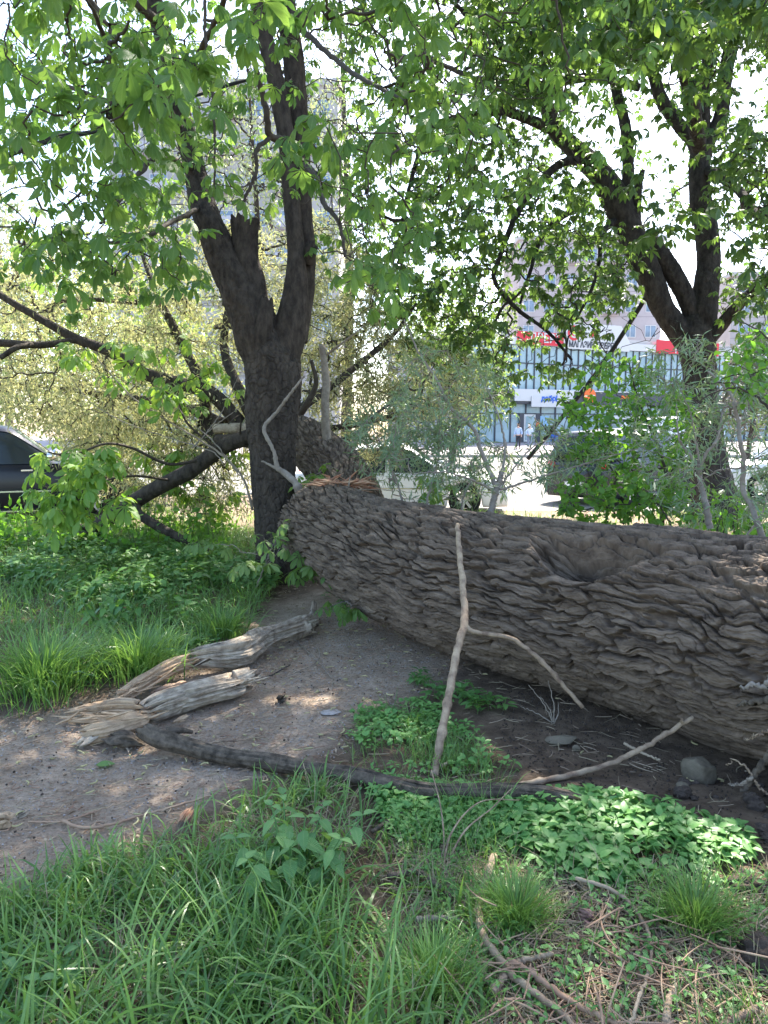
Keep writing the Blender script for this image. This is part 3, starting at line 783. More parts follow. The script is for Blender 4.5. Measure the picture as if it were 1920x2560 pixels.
p, d = clusters(cv[:, -1], cv[:, -1] - cv[:, -2], rng, 3, 5)
leafobj('crown', PALM_N, p, d, rng.uniform(.45, .92, len(p)) * np.where(np.linalg.norm(p, axis=1) < 6.2, 1.22, 1), rng, M['chestnut_leaf'], ch, roll=.35)

# ---- the big chestnut on the right (13.4 m)
D = 13.2
r_ = lambda w_: w_ / 2 / FPX * D * .88
rt = tag(empty('chestnut_tree', tuple(P(1785, 1290, D) * np.array([1, 1, 0]))), 'tall dark many-limbed chestnut between the street and the fallen trunk', 'tree')
rs = []
L = lambda pts, w_=None, **k: rs.append(limb(rt, [(a, b_, c, r_(e)) for a, b_, c, e in pts], 200, 54, 'bark_right', name=k.get('name', 'branch'), bark=.010))
L([(1790, 1310, D, 165), (1785, 1240, D, 125), (1770, 1140, D, 100), (1755, 1020, D, 86), (1750, 940, D, 84), (1744, 880, D, 96), (1738, 830, D, 96), (1734, 790, D, 60)], name='trunk')
L([(1744, 890, D, 50), (1704, 835, D, 70), (1660, 775, D, 62), (1630, 705, D, 66), (1585, 600, D, 70), (1550, 520, D, 76), (1504, 440, D, 62), (1440, 376, D, 50), (1388, 324, D, 42), (1362, 260, D, 36), (1330, 202, D, 32), (1290, 155, D - .2, 26), (1249, 116, D - .4, 22), (1180, 40, D - 1, 14)])
L([(1748, 860, D, 40), (1722, 760, D, 50), (1690, 695, D, 50), (1650, 635, D, 48), (1610, 590, D, 44)])
L([(1750, 890, D, 66), (1758, 790, D, 76), (1768, 700, D, 66), (1772, 637, D, 58), (1764, 560, D, 58), (1752, 500, D, 56), (1748, 434, D, 52), (1752, 370, D, 54)])
L([(1752, 385, D, 46), (1730, 345, D, 38), (1706, 324, D, 34), (1654, 249, D, 34), (1622, 162, D, 26), (1567, 104, D, 20), (1515, 35, D, 18), (1440, -60, D, 14)])
L([(1755, 400, D, 46), (1772, 347, D, 40), (1803, 289, D, 38), (1816, 174, D, 34), (1840, 58, D, 36), (1850, -60, D, 34), (1870, -300, D, 26)])
L([(1752, 380, D, 42), (1759, 300, D, 32), (1761, 231, D, 30), (1770, 145, D, 28), (1799, 29, D, 24), (1810, -160, D, 20)])
L([(1622, 180, D, 22), (1631, 87, D, 18), (1640, 0, D, 14), (1660, -160, D, 10)])
L([(1760, 870, D - .1, 30), (1799, 818, D - .2, 34), (1835, 775, D - .4, 30), (1868, 742, D - .6, 28), (1920, 696, D - .9, 28), (2010, 620, D - 1.3, 24)])
L([(1548, 510, D, 44), (1568, 463, D, 32), (1568, 347, D, 30), (1550, 260, D, 26), (1521, 145, D, 20), (1504, 35, D, 16), (1490, -80, D, 12)])
L([(1590, 560, D, 26), (1592, 490, D - .1, 24), (1600, 450, D - .1, 18), (1608, 425, D - .1, 10)])
L([(1392, 330, D, 28), (1350, 310, D - .2, 26), (1300, 290, D - .5, 24), (1272, 272, D - .7, 22), (1330, 225, D - .9, 22), (1420, 200, D - 1.1, 22), (1500, 195, D - 1.3, 18), (1600, 220, D - 1.5, 16)])
L([(1272, 275, D - .7, 20), (1200, 285, D - 1, 18), (1120, 300, D - 1.3, 14), (1060, 350, D - 1.6, 10), (1010, 520, D - 2, 7)])
L([(1470, 400, D, 26), (1400, 410, D - .5, 20), (1330, 480, D - .9, 17), (1290, 540, D - 1.2, 14), (1250, 640, D - 1.4, 10), (1236, 700, D - 1.5, 9), (1290, 770, D - 1.5, 9), (1370, 830, D - 1.6, 7), (1430, 900, D - 1.7, 4)])
L([(1440, 520, D - .4, 16), (1380, 560, D - .7, 14), (1350, 600, D - .9, 12), (1325, 680, D - 1, 8), (1300, 760, D - 1, 5)])
L([(1545, 545, D, 18), (1500, 590, D - .5, 14), (1500, 640, D - .6, 9), (1480, 720, D - .7, 7), (1440, 800, D - .7, 4)])
L([(1760, 420, D, 26), (1840, 470, D - 1, 20), (1900, 540, D - 2, 16), (1990, 560, D - 3, 12)])
L([(1330, 200, D, 20), (1240, 220, D + 1, 16), (1100, 160, D + 2, 12), (960, 130, D + 2.5, 8)])
L([(1750, 380, D, 40), (1700, 100, D - 2, 34), (1600, -200, D - 4, 26), (1400, -500, D - 5.5, 20)])
L([(1840, 60, D, 30), (1960, -200, D - 2, 24), (2100, -400, D - 4, 18)])
yb2 = ybot([800, 860, 960, 1080, 1180, 1300, 1420, 1520, 1590, 1640, 1700, 1760, 1800, 1850, 2000], [760, 800, 880, 940, 1000, 1010, 1010, 960, 820, 560, 560, 600, 800, 840, 860])
hole = lambda x, y: np.clip(bl(x, y, 1640, 300, 60, .7) * bl(x, y, 1690, 150, 60, .6) * bl(x, y, 1850, 620, 70, .9) * bl(x, y, 1600, 430, 60, .75) * bl(x, y, 1480, 270, 60, .75) * bl(x, y, 1760, 560, 90, .8) * bl(x, y, 1690, 560, 60, .85) * bl(x, y, 1210, 470, 90, .5) * bl(x, y, 1000, 480, 70, .6) * bl(x, y, 1350, 850, 80, .75) * bl(x, y, 1480, 850, 75, .95) * bl(x, y, 1640, 860, 90, .85) * bl(x, y, 1540, 960, 70, .6) * bl(x, y, 1350, 680, 80, .45), 0, 1)
tg = crown_pts(2200, (4.6, 12.6, 7.2), (6.6, 5.6, 5.8), yb2, rng, x0=860, dens=hole)
shade_pts = rng.normal(0, 1, (620, 3)); shade_pts = nrm(shade_pts) * rng.random((620, 1)) ** .4; shade_pts = shade_pts * np.array([5.2, 4.2, 2.4]) + np.array([1.8, 10.2, 11.2])  # unseen upper crown, added overhead to shade the log and foreground
tg = np.vstack([tg, shade_pts, sample_px([(900, 360), (1250, 300), (1480, 480), (1560, 700), (1560, 940), (1300, 960), (1060, 900), (900, 760)], 330, 10.3, 13.6, rng, hole),
                sample_px([(1150, -20), (1940, -20), (1940, 120), (1500, 200), (1200, 300)], 300, 9.5, 13.5, rng, hole),
                sample_px([(1790, 330), (1960, 300), (1960, 860), (1850, 820), (1800, 600)], 60, 9, 12.5, rng, hole)])
cv, R = grow(np.vstack(rs[1:]), tg, rng, sag=.14, wob=.06, r0=.0045)
Vt, Ft = tubes(cv, R, 4); mk('twigs', Vt, Ft, M['bark_right'], rt)
p, d = clusters(cv[:, -1], cv[:, -1] - cv[:, -2], rng, 4, 7, .10)
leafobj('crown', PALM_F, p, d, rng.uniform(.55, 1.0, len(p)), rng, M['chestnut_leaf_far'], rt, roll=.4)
# nearer boughs of the same crown, top right (7 to 9 m)
tg = np.vstack([sample_px([(1240, -60), (1960, -60), (1960, 60), (1600, 110), (1450, 130), (1300, 60)], 60, 6.5, 9, rng),
                sample_px([(1560, 560), (1960, 430), (1960, 700), (1850, 700), (1800, 640), (1650, 660)], 8, 7.5, 9, rng)])
cv, R = grow(np.vstack(rs[1:]), tg, rng, sag=.1, wob=.05, r0=.004)
Vt, Ft = tubes(cv, R, 5); mk('twigs', Vt, Ft, M['bark_right'], rt)
p, d = clusters(cv[:, -1], cv[:, -1] - cv[:, -2], rng, 3, 6)
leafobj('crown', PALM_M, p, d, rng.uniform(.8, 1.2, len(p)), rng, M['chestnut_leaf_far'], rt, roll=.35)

# ---- the chestnut limb torn off and leaning to the ground, left
bl_ = tag(empty('broken_limb', tuple(P(190, 1360, 9.2) * np.array([1, 1, 0]))), 'dark broken chestnut limb slanting down from behind the forked tree to the grass', 'fallen limb')
D = 8.4
r_ = lambda w_: w_ / 2 / FPX * 8.6 * .84
limb(bl_, [(660, 1070, 8.1, r_(36)), (625, 1090, 8.2, r_(42)), (556, 1119, 8.4, r_(44)), (475, 1177, 8.6, r_(48)), (376, 1229, 8.8, r_(44)), (278, 1292, 9.0, r_(44)), (215, 1338, 9.15, r_(52)), (150, 1385, 9.3, r_(50))], 160, 40, name='main_limb', bark=.004)
limb(bl_, [(340, 1262, 8.85, r_(26)), (347, 1285, 8.7, r_(28)), (394, 1315, 8.6, r_(28)), (463, 1352, 8.5, r_(24)), (520, 1375, 8.45, r_(20))], 60, 24, ja=jag(.05, 1))
limb(bl_, [(230, 1322, 9.0, r_(16)), (205, 1318, 8.9, r_(22)), (182, 1318, 8.85, r_(12))], 30, 16, jb=jag(.06, 1))
sk = []
for pts, a, b_ in (([(500, 1150, 8.5), (420, 1160, 8.2), (330, 1120, 7.9), (260, 1110, 7.6), (180, 1140, 7.3), (120, 1130, 7.2)], .02, .008),
                   ([(420, 1200, 8.6), (330, 1190, 8.0), (230, 1210, 7.4), (170, 1240, 7.1)], .016, .007),
                   ([(540, 1120, 8.3), (470, 1060, 8.2), (440, 1000, 8.1), (380, 960, 8)], .016, .006),
                   ([(600, 1090, 8.2), (600, 1040, 8), (570, 1060, 7.8)], .012, .006)):
    pw = PP(pts); q = dense(pw, np.linspace(a, b_, len(pw)), 30); Vt, Ft = tubes(q[0][None], q[1][None], 7); mk('branch', Vt, Ft, M['twig_dark'], bl_); sk.append(q[0])
tg = np.vstack([sample_px([(90, 1140), (260, 1120), (300, 1260), (260, 1330), (120, 1320), (80, 1200)], 24, 6.9, 7.8, rng),
                sample_px([(260, 1130), (620, 1130), (600, 1290), (450, 1320), (300, 1240)], 16, 9.3, 10.4, rng),
                sample_px([(120, 850), (560, 850), (600, 1060), (420, 1010), (200, 950)], 18, 7.6, 8.8, rng)])
cv, R = grow(np.vstack(sk), tg, rng, sag=-.05, wob=.05, r0=.0035)
Vt, Ft = tubes(cv, R, 5); mk('twigs', Vt, Ft, M['twig_dark'], bl_)
p, d = clusters(cv[:, -1], cv[:, -1] - cv[:, -2], rng, 3, 6)
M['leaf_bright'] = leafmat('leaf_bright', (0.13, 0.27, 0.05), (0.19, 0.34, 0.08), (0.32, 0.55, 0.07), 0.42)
leafobj('leaves', PALM_N, p, d, rng.uniform(.7, 1.3, len(p)), rng, M['leaf_bright'], bl_, roll=.35)
# ---------------------------------------------------------------- shoots and shrubs behind the trunk
def stems(parent, lst, mt, name='stem', S=9):
    sk = []
    for pts, a, b_ in lst:
        pw = PP(pts); q = dense(pw, np.linspace(a, b_, len(pw)), 40)
        C = q[0] + np.random.default_rng(len(sk)).normal(0, .003, q[0].shape)
        Vt, Ft = tubes(C[None], q[1][None], S); mk(name, Vt, Ft, M[mt], parent); sk.append(q[0])
    return sk
gap = lambda x, y: np.clip((1 - .93 * np.exp(-((x - 1312) / 50) ** 2 - ((y - 1095) / 60) ** 2)), 0, 1)
def bush(name, label, cat, st, mt, tg, tpl, lm, per, sz, spread=.8, jit=.03, group=None, r0=.0018, drop=.1):
    base = np.array(P(*st[0][0][0])); base[2] = max(0, base[2] - .6)
    o = tag(empty(name, tuple(base)), label, cat, group)
    sk = stems(o, st, mt)
    cv, R = grow(np.vstack(sk), tg, rng, sag=-.02, wob=.05, r0=r0)
    Vt, Ft = tubes(cv, R, 4); mk('twigs', Vt, Ft, M[mt], o)
    p, d = along(cv, per, rng, .25, 1.0, spread); p = p + rng.normal(0, jit, p.shape); d[:, 2] -= drop
    leafobj('leaves', tpl, p, d, rng.uniform(sz[0], sz[1], len(p)), rng, M[lm], o)
    return o
WN = [narrow(.085, .014, .25), narrow(.07, .015, .5), narrow(.10, .013, .1)]
OV = [ovate(.075, .045), ovate(.065, .042, droop=.4), ovate(.09, .05, droop=.1)]
rng = np.random.default_rng(31)
bush('willow_shoot', 'forked pale stem with narrow grey green leaves behind the middle of the fallen trunk', 'shoot',
     [([(1226, 1290, 5.9), (1238, 1235, 5.9), (1250, 1200, 5.95), (1257, 1175, 6)], .028, .02),
      ([(1243, 1222, 5.9), (1209, 1142, 6), (1180, 1067, 6.1), (1128, 1020, 6.2), (1093, 951, 6.3), (1047, 881, 6.5), (1010, 800, 6.7)], .02, .006),
      ([(1255, 1190, 5.95), (1262, 1110, 6.1), (1240, 1020, 6.3), (1200, 940, 6.5)], .012, .004),
      ([(1245, 1235, 5.9), (1180, 1200, 5.7), (1110, 1180, 5.6), (1030, 1185, 5.5)], .010, .003),
      ([(1250, 1225, 5.9), (1360, 1190, 5.8), (1480, 1155, 5.7), (1600, 1120, 5.7)], .010, .003),
      ([(1250, 1215, 6), (1330, 1120, 6.2), (1400, 1090, 6.4)], .008, .003)], 'shoot',
     sample_px([(980, 880), (1100, 860), (1250, 930), (1330, 1030), (1420, 1080), (1560, 1110), (1500, 1190), (1330, 1230), (1180, 1240), (1050, 1230), (960, 1150)], 260, 5.5, 8.0, rng, gap), WN, 'willow_leaf', 13, (.7, 1.2))
bush('willow_shoot', 'thin spreading shoots in front of the white car, left of the forked pale stem', 'shoot',
     [([(1010, 1300, 6.3), (1000, 1230, 6.4), (970, 1150, 6.5), (930, 1060, 6.7)], .012, .004),
      ([(1060, 1300, 6.2), (1075, 1220, 6.3), (1100, 1120, 6.4), (1090, 1040, 6.6)], .012, .004),
      ([(1150, 1310, 6.1), (1160, 1240, 6.1), (1190, 1180, 6.2)], .010, .004)], 'shoot',
     sample_px([(860, 1040), (1000, 980), (1150, 1060), (1240, 1180), (1220, 1270), (1000, 1255), (900, 1200)], 140, 6.0, 7.6, rng), WN, 'willow_leaf', 14, (.7, 1.2))
bush('willow_shoot', 'grey forked shoot rising in front of the dark chestnut trunk', 'shoot',
     [([(1775, 1320, 5.2), (1765, 1265, 5.2), (1751, 1203, 5.3), (1748, 1165, 5.3)], .024, .016),
      ([(1750, 1170, 5.3), (1761, 1142, 5.3), (1780, 1115, 5.3), (1796, 1085, 5.4), (1810, 1000, 5.6)], .014, .005),
      ([(1748, 1165, 5.3), (1712, 1122, 5.4), (1697, 1089, 5.4), (1690, 1010, 5.6)], .013, .004),
      ([(1750, 1180, 5.3), (1740, 1100, 5.3), (1725, 1030, 5.3), (1690, 950, 5.4)], .009, .003)], 'shoot',
     sample_px([(1560, 900), (1700, 830), (1860, 860), (1880, 1060), (1860, 1300), (1660, 1290), (1560, 1100)], 170, 5.0, 6.8, rng), WN, 'willow_leaf', 13, (.7, 1.15))
bush('willow_shoot', 'tall crooked grey shoot nearest the right edge, behind the log', 'shoot',
     [([(1905, 1345, 4.7), (1892, 1300, 4.7), (1878, 1265, 4.75), (1859, 1228, 4.8), (1857, 1178, 4.8), (1859, 1137, 4.8), (1849, 1102, 4.8), (1847, 1059, 4.9), (1837, 1018, 4.9), (1829, 988, 5), (1804, 960, 5.1), (1770, 930, 5.2)], .021, .007),
      ([(1868, 1340, 4.8), (1905, 1280, 4.8), (1925, 1210, 4.8), (1940, 1100, 4.9)], .007, .003),
      ([(1858, 1170, 4.8), (1790, 1180, 5), (1720, 1230, 5.2)], .007, .003),
      ([(1837, 1018, 4.9), (1880, 960, 4.9), (1900, 880, 4.9), (1910, 800, 5)], .008, .003)], 'shoot',
     sample_px([(1850, 850), (1960, 800), (1960, 1330), (1850, 1330), (1870, 1200), (1880, 1050)], 100, 4.5, 5.8, rng), WN, 'willow_leaf', 13, (.7, 1.1))
bush('leafy_shrub', 'bushy shrub with fresh green oval leaves behind the log, left of the big dark chestnut', 'shrub',
     [([(1655, 1320, 6.6), (1657, 1261, 6.6), (1667, 1203, 6.7), (1657, 1152, 6.8), (1640, 1100, 6.8), (1600, 1010, 6.9), (1570, 900, 7)], .022, .006),
      ([(1660, 1170, 6.8), (1590, 1180, 6.8), (1520, 1130, 6.9), (1450, 1060, 7), (1400, 990, 7)], .010, .003),
      ([(1560, 1310, 6.5), (1510, 1250, 6.6), (1470, 1180, 6.8), (1450, 1120, 7)], .009, .003),
      ([(1667, 1200, 6.7), (1720, 1100, 6.9), (1740, 1000, 7), (1735, 930, 7.1)], .010, .003),
      ([(1690, 1340, 5.6), (1650, 1265, 5.8), (1620, 1262, 5.9), (1540, 1262, 6.0), (1430, 1280, 6.1)], .007, .004)], 'twig_dark',
     np.vstack([sample_px([(1440, 940), (1530, 880), (1640, 920), (1730, 1000), (1740, 1160), (1680, 1200), (1520, 1200), (1440, 1150), (1380, 1060)], 255, 6.2, 7.9, rng),
                sample_px([(1400, 1200), (1560, 1180), (1740, 1220), (1740, 1320), (1390, 1300)], 110, 5.6, 6.8, rng)]), OV, 'shrub_leaf', 9, (.6, 1.05), .9)
bush('leafy_shrub', 'few bright oval leaves on an arching stem at the right edge above the log', 'shrub',
     [([(1990, 1250, 4.4), (1960, 1080, 4.4), (1900, 1000, 4.5), (1840, 970, 4.6), (1780, 985, 4.6), (1740, 1010, 4.6)], .010, .003),
      ([(1985, 1200, 4.4), (1950, 900, 4.3), (1900, 830, 4.3), (1840, 800, 4.4)], .008, .003)], 'twig_dark',
     sample_px([(1740, 960), (1800, 900), (1960, 790), (1960, 1000), (1800, 1010)], 26, 4.1, 4.9, rng), OV, 'shrub_leaf', 8, (.6, .95), .9)
# young chestnut shoots at the foot of the forked tree
def sucker(label, st, tg, sz, mat='chestnut_leaf', n=(2, 4)):
    base = np.array(P(*st[0][0][0])); base[2] = 0
    o = tag(empty('chestnut_shoot', tuple(base)), label, 'shoot', 'chestnut shoots round the forked tree')
    sk = stems(o, st, 'shoot', S=7); cv, R = grow(np.vstack(sk), tg, rng, sag=-.05, wob=.04, r0=.0025)
    for a_, b_ in zip(cv, R):
        Vt, Ft = tubes(a_[None], b_[None], 5); mk('twig', Vt, Ft, M['shoot'], o)
    p, d = clusters(cv[:, -1], cv[:, -1] - cv[:, -2], rng, n[0], n[1], .02)
    leafobj('leaves', PALM_N, p, d, rng.uniform(sz[0], sz[1], len(p)), rng, M[mat], o, roll=.3)
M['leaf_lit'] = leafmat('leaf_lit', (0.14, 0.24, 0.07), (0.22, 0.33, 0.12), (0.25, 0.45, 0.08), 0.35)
sucker('pale green chestnut shoot with spreading leaves standing before the forked trunk', [([(640, 1470, 6.6), (668, 1400, 6.5), (690, 1350, 6.5), (720, 1310, 6.5)], .008, .004), ([(668, 1400, 6.5), (640, 1385, 6.4), (600, 1380, 6.4)], .005, .003), ([(690, 1350, 6.5), (680, 1400, 6.3), (650, 1420, 6.2)], .005, .003)],
       np.array([P(722, 1306, 6.5), P(660, 1345, 6.4), P(700, 1370, 6.3), P(665, 1410, 6.2), P(605, 1415, 6.2), P(735, 1335, 6.5), P(550, 1360, 6.5), P(500, 1365, 6.7)]), (.62, .85), 'leaf_lit')
sucker('dark green chestnut shoot drooping in the angle between the forked tree and the log', [([(800, 1440, 6.6), (790, 1400, 6.5), (765, 1370, 6.4)], .007, .004)],
       np.array([P(765, 1372, 6.3), P(790, 1410, 6.2), P(770, 1420, 6.1), P(810, 1430, 6.0), P(750, 1430, 6.2)]), (.65, .9), 'chestnut_leaf')
sucker('wilted chestnut sprig lying on the path beneath the end of the log', [([(905, 1500, 5.6), (860, 1505, 5.5), (830, 1515, 5.4)], .006, .004)],
       np.array([P(850, 1510, 5.4), P(870, 1530, 5.2), P(820, 1520, 5.35), P(880, 1515, 5.4)]), (.5, .75), 'chestnut_leaf')
sucker('chestnut sprig with lit leaves sprouting behind the torn wood', [([(800, 1260, 7.6), (790, 1210, 7.5), (775, 1180, 7.5)], .007, .004)],
       np.array([P(770, 1190, 7.4), P(800, 1195, 7.3), P(760, 1215, 7.3), P(830, 1170, 7.5), P(880, 1150, 7.9)]), (.5, .8), 'leaf_bright')
sucker('bright chestnut sprig glowing behind the middle of the fallen trunk', [([(1090, 1290, 6.6), (1085, 1240, 6.6), (1080, 1210, 6.7)], .006, .003)],
       np.array([P(1070, 1205, 6.7), P(1095, 1220, 6.7), P(1080, 1240, 6.6), P(1110, 1200, 6.8)]), (.6, .9), 'leaf_bright')
# low green scrub standing between the log and the street
SC = MB()
tg = np.vstack([sample_px([(-20, 1250), (560, 1250), (620, 1420), (300, 1420), (-20, 1390)], 0 + 160, 8.2, 11, rng), sample_px([(1780, 1240), (1960, 1230), (1960, 1350), (1750, 1330)], 50, 6, 8, rng)])
o = tag(empty('scrub', (0, 9, 0)), 'tangled low green scrub beyond the log and under the torn limb', 'scrub', kind='stuff')
b0 = tg * np.array([1, 1, 0]) + rng.normal(0, .1, tg.shape) * np.array([1, 1, 0]); u = np.linspace(0, 1, 5)[None, :, None]
cv = b0[:, None] * (1 - u) + tg[:, None] * u + rng.normal(0, .02, (len(tg), 5, 3)) * u
Vt, Ft = tubes(cv, np.full(cv.shape[:2], .003), 4); mk('stems', Vt, Ft, M['twig_dark'], o)
p, d = along(cv, 26, rng, .1, 1, 1.2); p = p + rng.normal(0, .07, p.shape)
leafobj('leaves', OV + [ovate(.10, .06)], p, d, rng.uniform(.7, 1.2, len(p)), rng, M['shrub_leaf'], o)

# ---------------------------------------------------------------- sticks, rotten wood, stones
def gp(px, py, h=0.0):
    q = G(px, py, h)
    for _ in range(3): q = G(px, py, float(gh(q[0], q[1])) + h)
    return q
def stick(name, label, cat, mt, pts, rad, side=(), n=60, S=9, wob=.003, seed=1, group=None, knob=.0):
    pw = [np.asarray(q, float) for q in pts]
    if side:
        o = tag(empty(name, tuple(pw[0])), label, cat, group); par = o
    Vt, Ft = tube1(pw, rad, n, S, wob, seed)
    if not side: return tag(mk(name, Vt, Ft, M[mt]), label, cat, group)
    mk('main_stem', Vt, Ft, M[mt], o)
    for k, (sp, sr) in enumerate(side):
        Vt, Ft = tube1(sp, sr, 34, 7, wob, seed + k + 1); mk('side_twig', Vt, Ft, M[mt], o)
    return o
a0 = gp(1085, 1942); 
stick('forked_stick', 'pale forked stick leaning upright against the fallen trunk', 'stick', 'stick',
      [a0, P(1095, 1880, 3.28), P(1118, 1760, 3.48), P(1132, 1680, 3.63), P(1150, 1600, 3.8), P(1161, 1560, 3.9), P(1160, 1500, 4.05), P(1152, 1420, 4.25), P(1146, 1350, 4.5), P(1143, 1312, 4.68)],
      [.019, .020, .020, .020, .021, .023, .019, .018, .016, .014],
      side=[([P(1161, 1562, 3.9), P(1180, 1578, 3.86), P(1220, 1585, 3.82), P(1280, 1596, 3.78), P(1330, 1632, 3.74), P(1380, 1680, 3.7), P(1420, 1725, 3.67), P(1458, 1768, 3.64)], [.018, .013, .012, .012, .012, .012, .011, .010]),
            ([P(1090, 1905, 3.24), P(1105, 1915, 3.2), P(1118, 1908, 3.18)], [.012, .009, .008])], seed=4)
stick('long_stick', 'thin pale stick slanting up to the right above the dark branch', 'stick', 'stick',
      [gp(1190, 2005), P(1250, 1975, 3.05), P(1350, 1953, 3.1), P(1460, 1930, 3.15), P(1560, 1895, 3.2), P(1650, 1845, 3.25), P(1732, 1792, 3.3)], [.012, .013, .014, .013, .012, .011, .010],
      side=[([P(1704, 1806, 3.28), P(1706, 1798, 3.27)], [.007, .006])], seed=9)
BP = [(352, 1822, .10), (400, 1848, .09), (480, 1868, .06), (560, 1888, .05), (680, 1905, .05), (790, 1925, .05), (900, 1940, .05), (990, 1962, .05), (1080, 1978, .06), (1200, 1980, .06), (1320, 1984, .05), (1420, 2000, .04), (1485, 2018, .03)]
bw = [gp(a, b_, c) for a, b_, c in BP]
lb = tag(empty('fallen_branch', tuple(bw[0])), 'long dark curved branch lying across the path and grass', 'branch')
brr = np.array([.045, .05, .045, .042, .040, .038, .037, .036, .036, .038, .040, .042, .030]) * .93
Vt, Ft = logmesh(bw, brr, 260, 36, (0, 0, 1), lambda s, t, r: .25 * r * (vn(s * 5, np.cos(t) * 1.5 + 4, None, 21) - .5) + .22 * r * (vn(s * 9, np.sin(t) * 6 + 4 + np.cos(t) * 2, None, 22) - .5) - .25 * r * (1 - sst(0, .2, np.abs(vn(s * 1.6, t * 3.5, None, 23) - .5) * 2)), ja=jag(.08, 3), jb=jag(.22, 1))
mk('main_stem', Vt, Ft, M['wetbranch'], lb)
Vt, Ft = logmesh([gp(1300, 1990, .03), gp(1400, 2015, .02), gp(1480, 2050, .0)], [.02, .035, .01], 50, 16, (0, 0, 1), lambda s, t, r: .3 * r * (vn(s * 9, np.cos(t) * 3 + 4, None, 21) - .5), jb=jag(.1, 1)); mk('side_twig', Vt, Ft, M['wetbranch'], lb)
Vt, Ft = logmesh([gp(420, 1832, .07), gp(450, 1826, .08), gp(480, 1830, .05)], [.03, .016, .010], 30, 16, (0, 0, 1)); mk('side_twig', Vt, Ft, M['wetbranch'], lb)

def rot(s, t, r, k=0, am=.45):
    c = np.cos(t) * 3 + 5; q = np.sin(t) * 3 + 5
    d = am * r * (vn(s * 3, c * 2.5 + q, None, 70 + k) - .55) + .3 * am * r * (vn(s * 9, q * 6 + c * 3, None, 71 + k) - .5)
    rg = np.abs(vn(s * 2.0, t * 5.0, None, 72 + k) - .5) * 2
    d = d - .30 * r * (1 - sst(0, .16, rg)) - .12 * r * (1 - sst(0, .2, np.abs(vn(s * 3.0, t * 13, None, 73 + k) - .5) * 2))
    return d
def rlog(parent, name, pts, rad, mt, k, ja=None, jb=None, ns=160, nth=90, am=.45, flat_=1.0):
    Vt, Ft = logmesh(pts, rad, ns, nth, (0, 0, 1), lambda s, t, r: rot(s, t, r, k, am), ja, jb)
    return mk(name, Vt, Ft, M[mt], parent)
l1 = tag(empty('rotten_log', tuple(gp(560, 1640))), 'rotten broken log with splintered pale wood, upper one of the pair on the path', 'rotten log')
rlog(l1, 'log_piece', [gp(455, 1652, .10), gp(520, 1640, .12), gp(600, 1630, .12), gp(650, 1600, .11), gp(700, 1580, .11), gp(760, 1560, .11), gp(795, 1548, .10)], [.04, .07, .085, .07, .065, .06, .04], 'deadwood', 0, jag(.30, 1), jag(.16, 2), 260, 130, .6)
rlog(l1, 'log_piece', [gp(225, 1790, .03), gp(300, 1745, .07), gp(360, 1705, .09), (gp(430, 1668, .10)), gp(490, 1650, .11)], [.015, .04, .048, .05, .048], 'rotten', 1, jag(.3, 3), jag(.12, 4), 200, 90, .55)
rlog(l1, 'branch_stub', [gp(765, 1570, .10), P(782, 1540, gp(770, 1560)[1] + .02), P(786, 1498, gp(770, 1560)[1] + .02)], [.05, .035, .018], 'deadwood', 2, None, jag(.07, 1), 60, 40)
rlog(l1, 'branch_stub', [gp(740, 1580, .07), gp(775, 1572, .05), gp(795, 1570, .05)], [.06, .045, .03], 'deadwood', 9, None, jag(.07, 1), 60, 40)
l2 = tag(empty('rotten_log', tuple(gp(480, 1750))), 'rotten broken log with grey bark and frayed orange end, lower one on the path', 'rotten log')
rlog(l2, 'log_piece', [gp(345, 1790, .07), gp(400, 1765, .09), gp(460, 1745, .09), gp(520, 1728, .09), gp(590, 1712, .08), gp(640, 1700, .07)], [.05, .072, .078, .078, .07, .035], 'deadwood', 3, jag(.22, 1), jag(.32, 2), 240, 120, .6)
rlog(l2, 'branch_stub', [gp(590, 1700, .10), gp(625, 1686, .12), gp(650, 1672, .15)], [.05, .04, .02], 'deadwood', 8, None, jag(.10, 2), 50, 40)
rlog(l2, 'frayed_end', [gp(140, 1793, .03), gp(220, 1782, .06), gp(300, 1772, .09), gp(370, 1775, .09)], [.025, .05, .058, .05], 'rotten', 4, jag(.34, 1), jag(.1, 2), 160, 80, .6)
rlog(l2, 'frayed_end', [gp(195, 1838, .04), gp(260, 1825, .06), gp(330, 1805, .07), gp(380, 1790, .06)], [.05, .052, .048, .03], 'rotten', 5, jag(.1, 1), jag(.1, 2), 120, 60, .5)
for par, pa, pb, n_, mt in ((l1, (240, 1780), (470, 1650), 28, 'rotten'), (l1, (480, 1650), (700, 1590), 20, 'deadwood'), (l2, (160, 1795), (390, 1785), 34, 'rotten'), (l2, (560, 1715), (655, 1690), 14, 'deadwood')):
    mb = MB()
    for q in range(n_):
        f = rng.random(); c = gp(pa[0] + (pb[0] - pa[0]) * f + rng.normal(0, 6), pa[1] + (pb[1] - pa[1]) * f + rng.normal(0, 6), rng.uniform(.02, .15))
        e = gp(pb[0], pb[1], .1) - gp(pa[0], pa[1], .08); e = nrm(e + rng.normal(0, .22, 3) * np.linalg.norm(e)); L_ = rng.uniform(.05, .22)
        Vt, Ft = tubes(np.stack([c - e * L_ / 2, c + rng.normal(0, .004, 3), c + e * L_ / 2])[None], np.array([[.002, rng.uniform(.004, .009), .001]]), 4); mb.add(Vt, Ft)
    mb.build('splinters', M[mt], par, smooth=False)['kind'] = 'stuff'
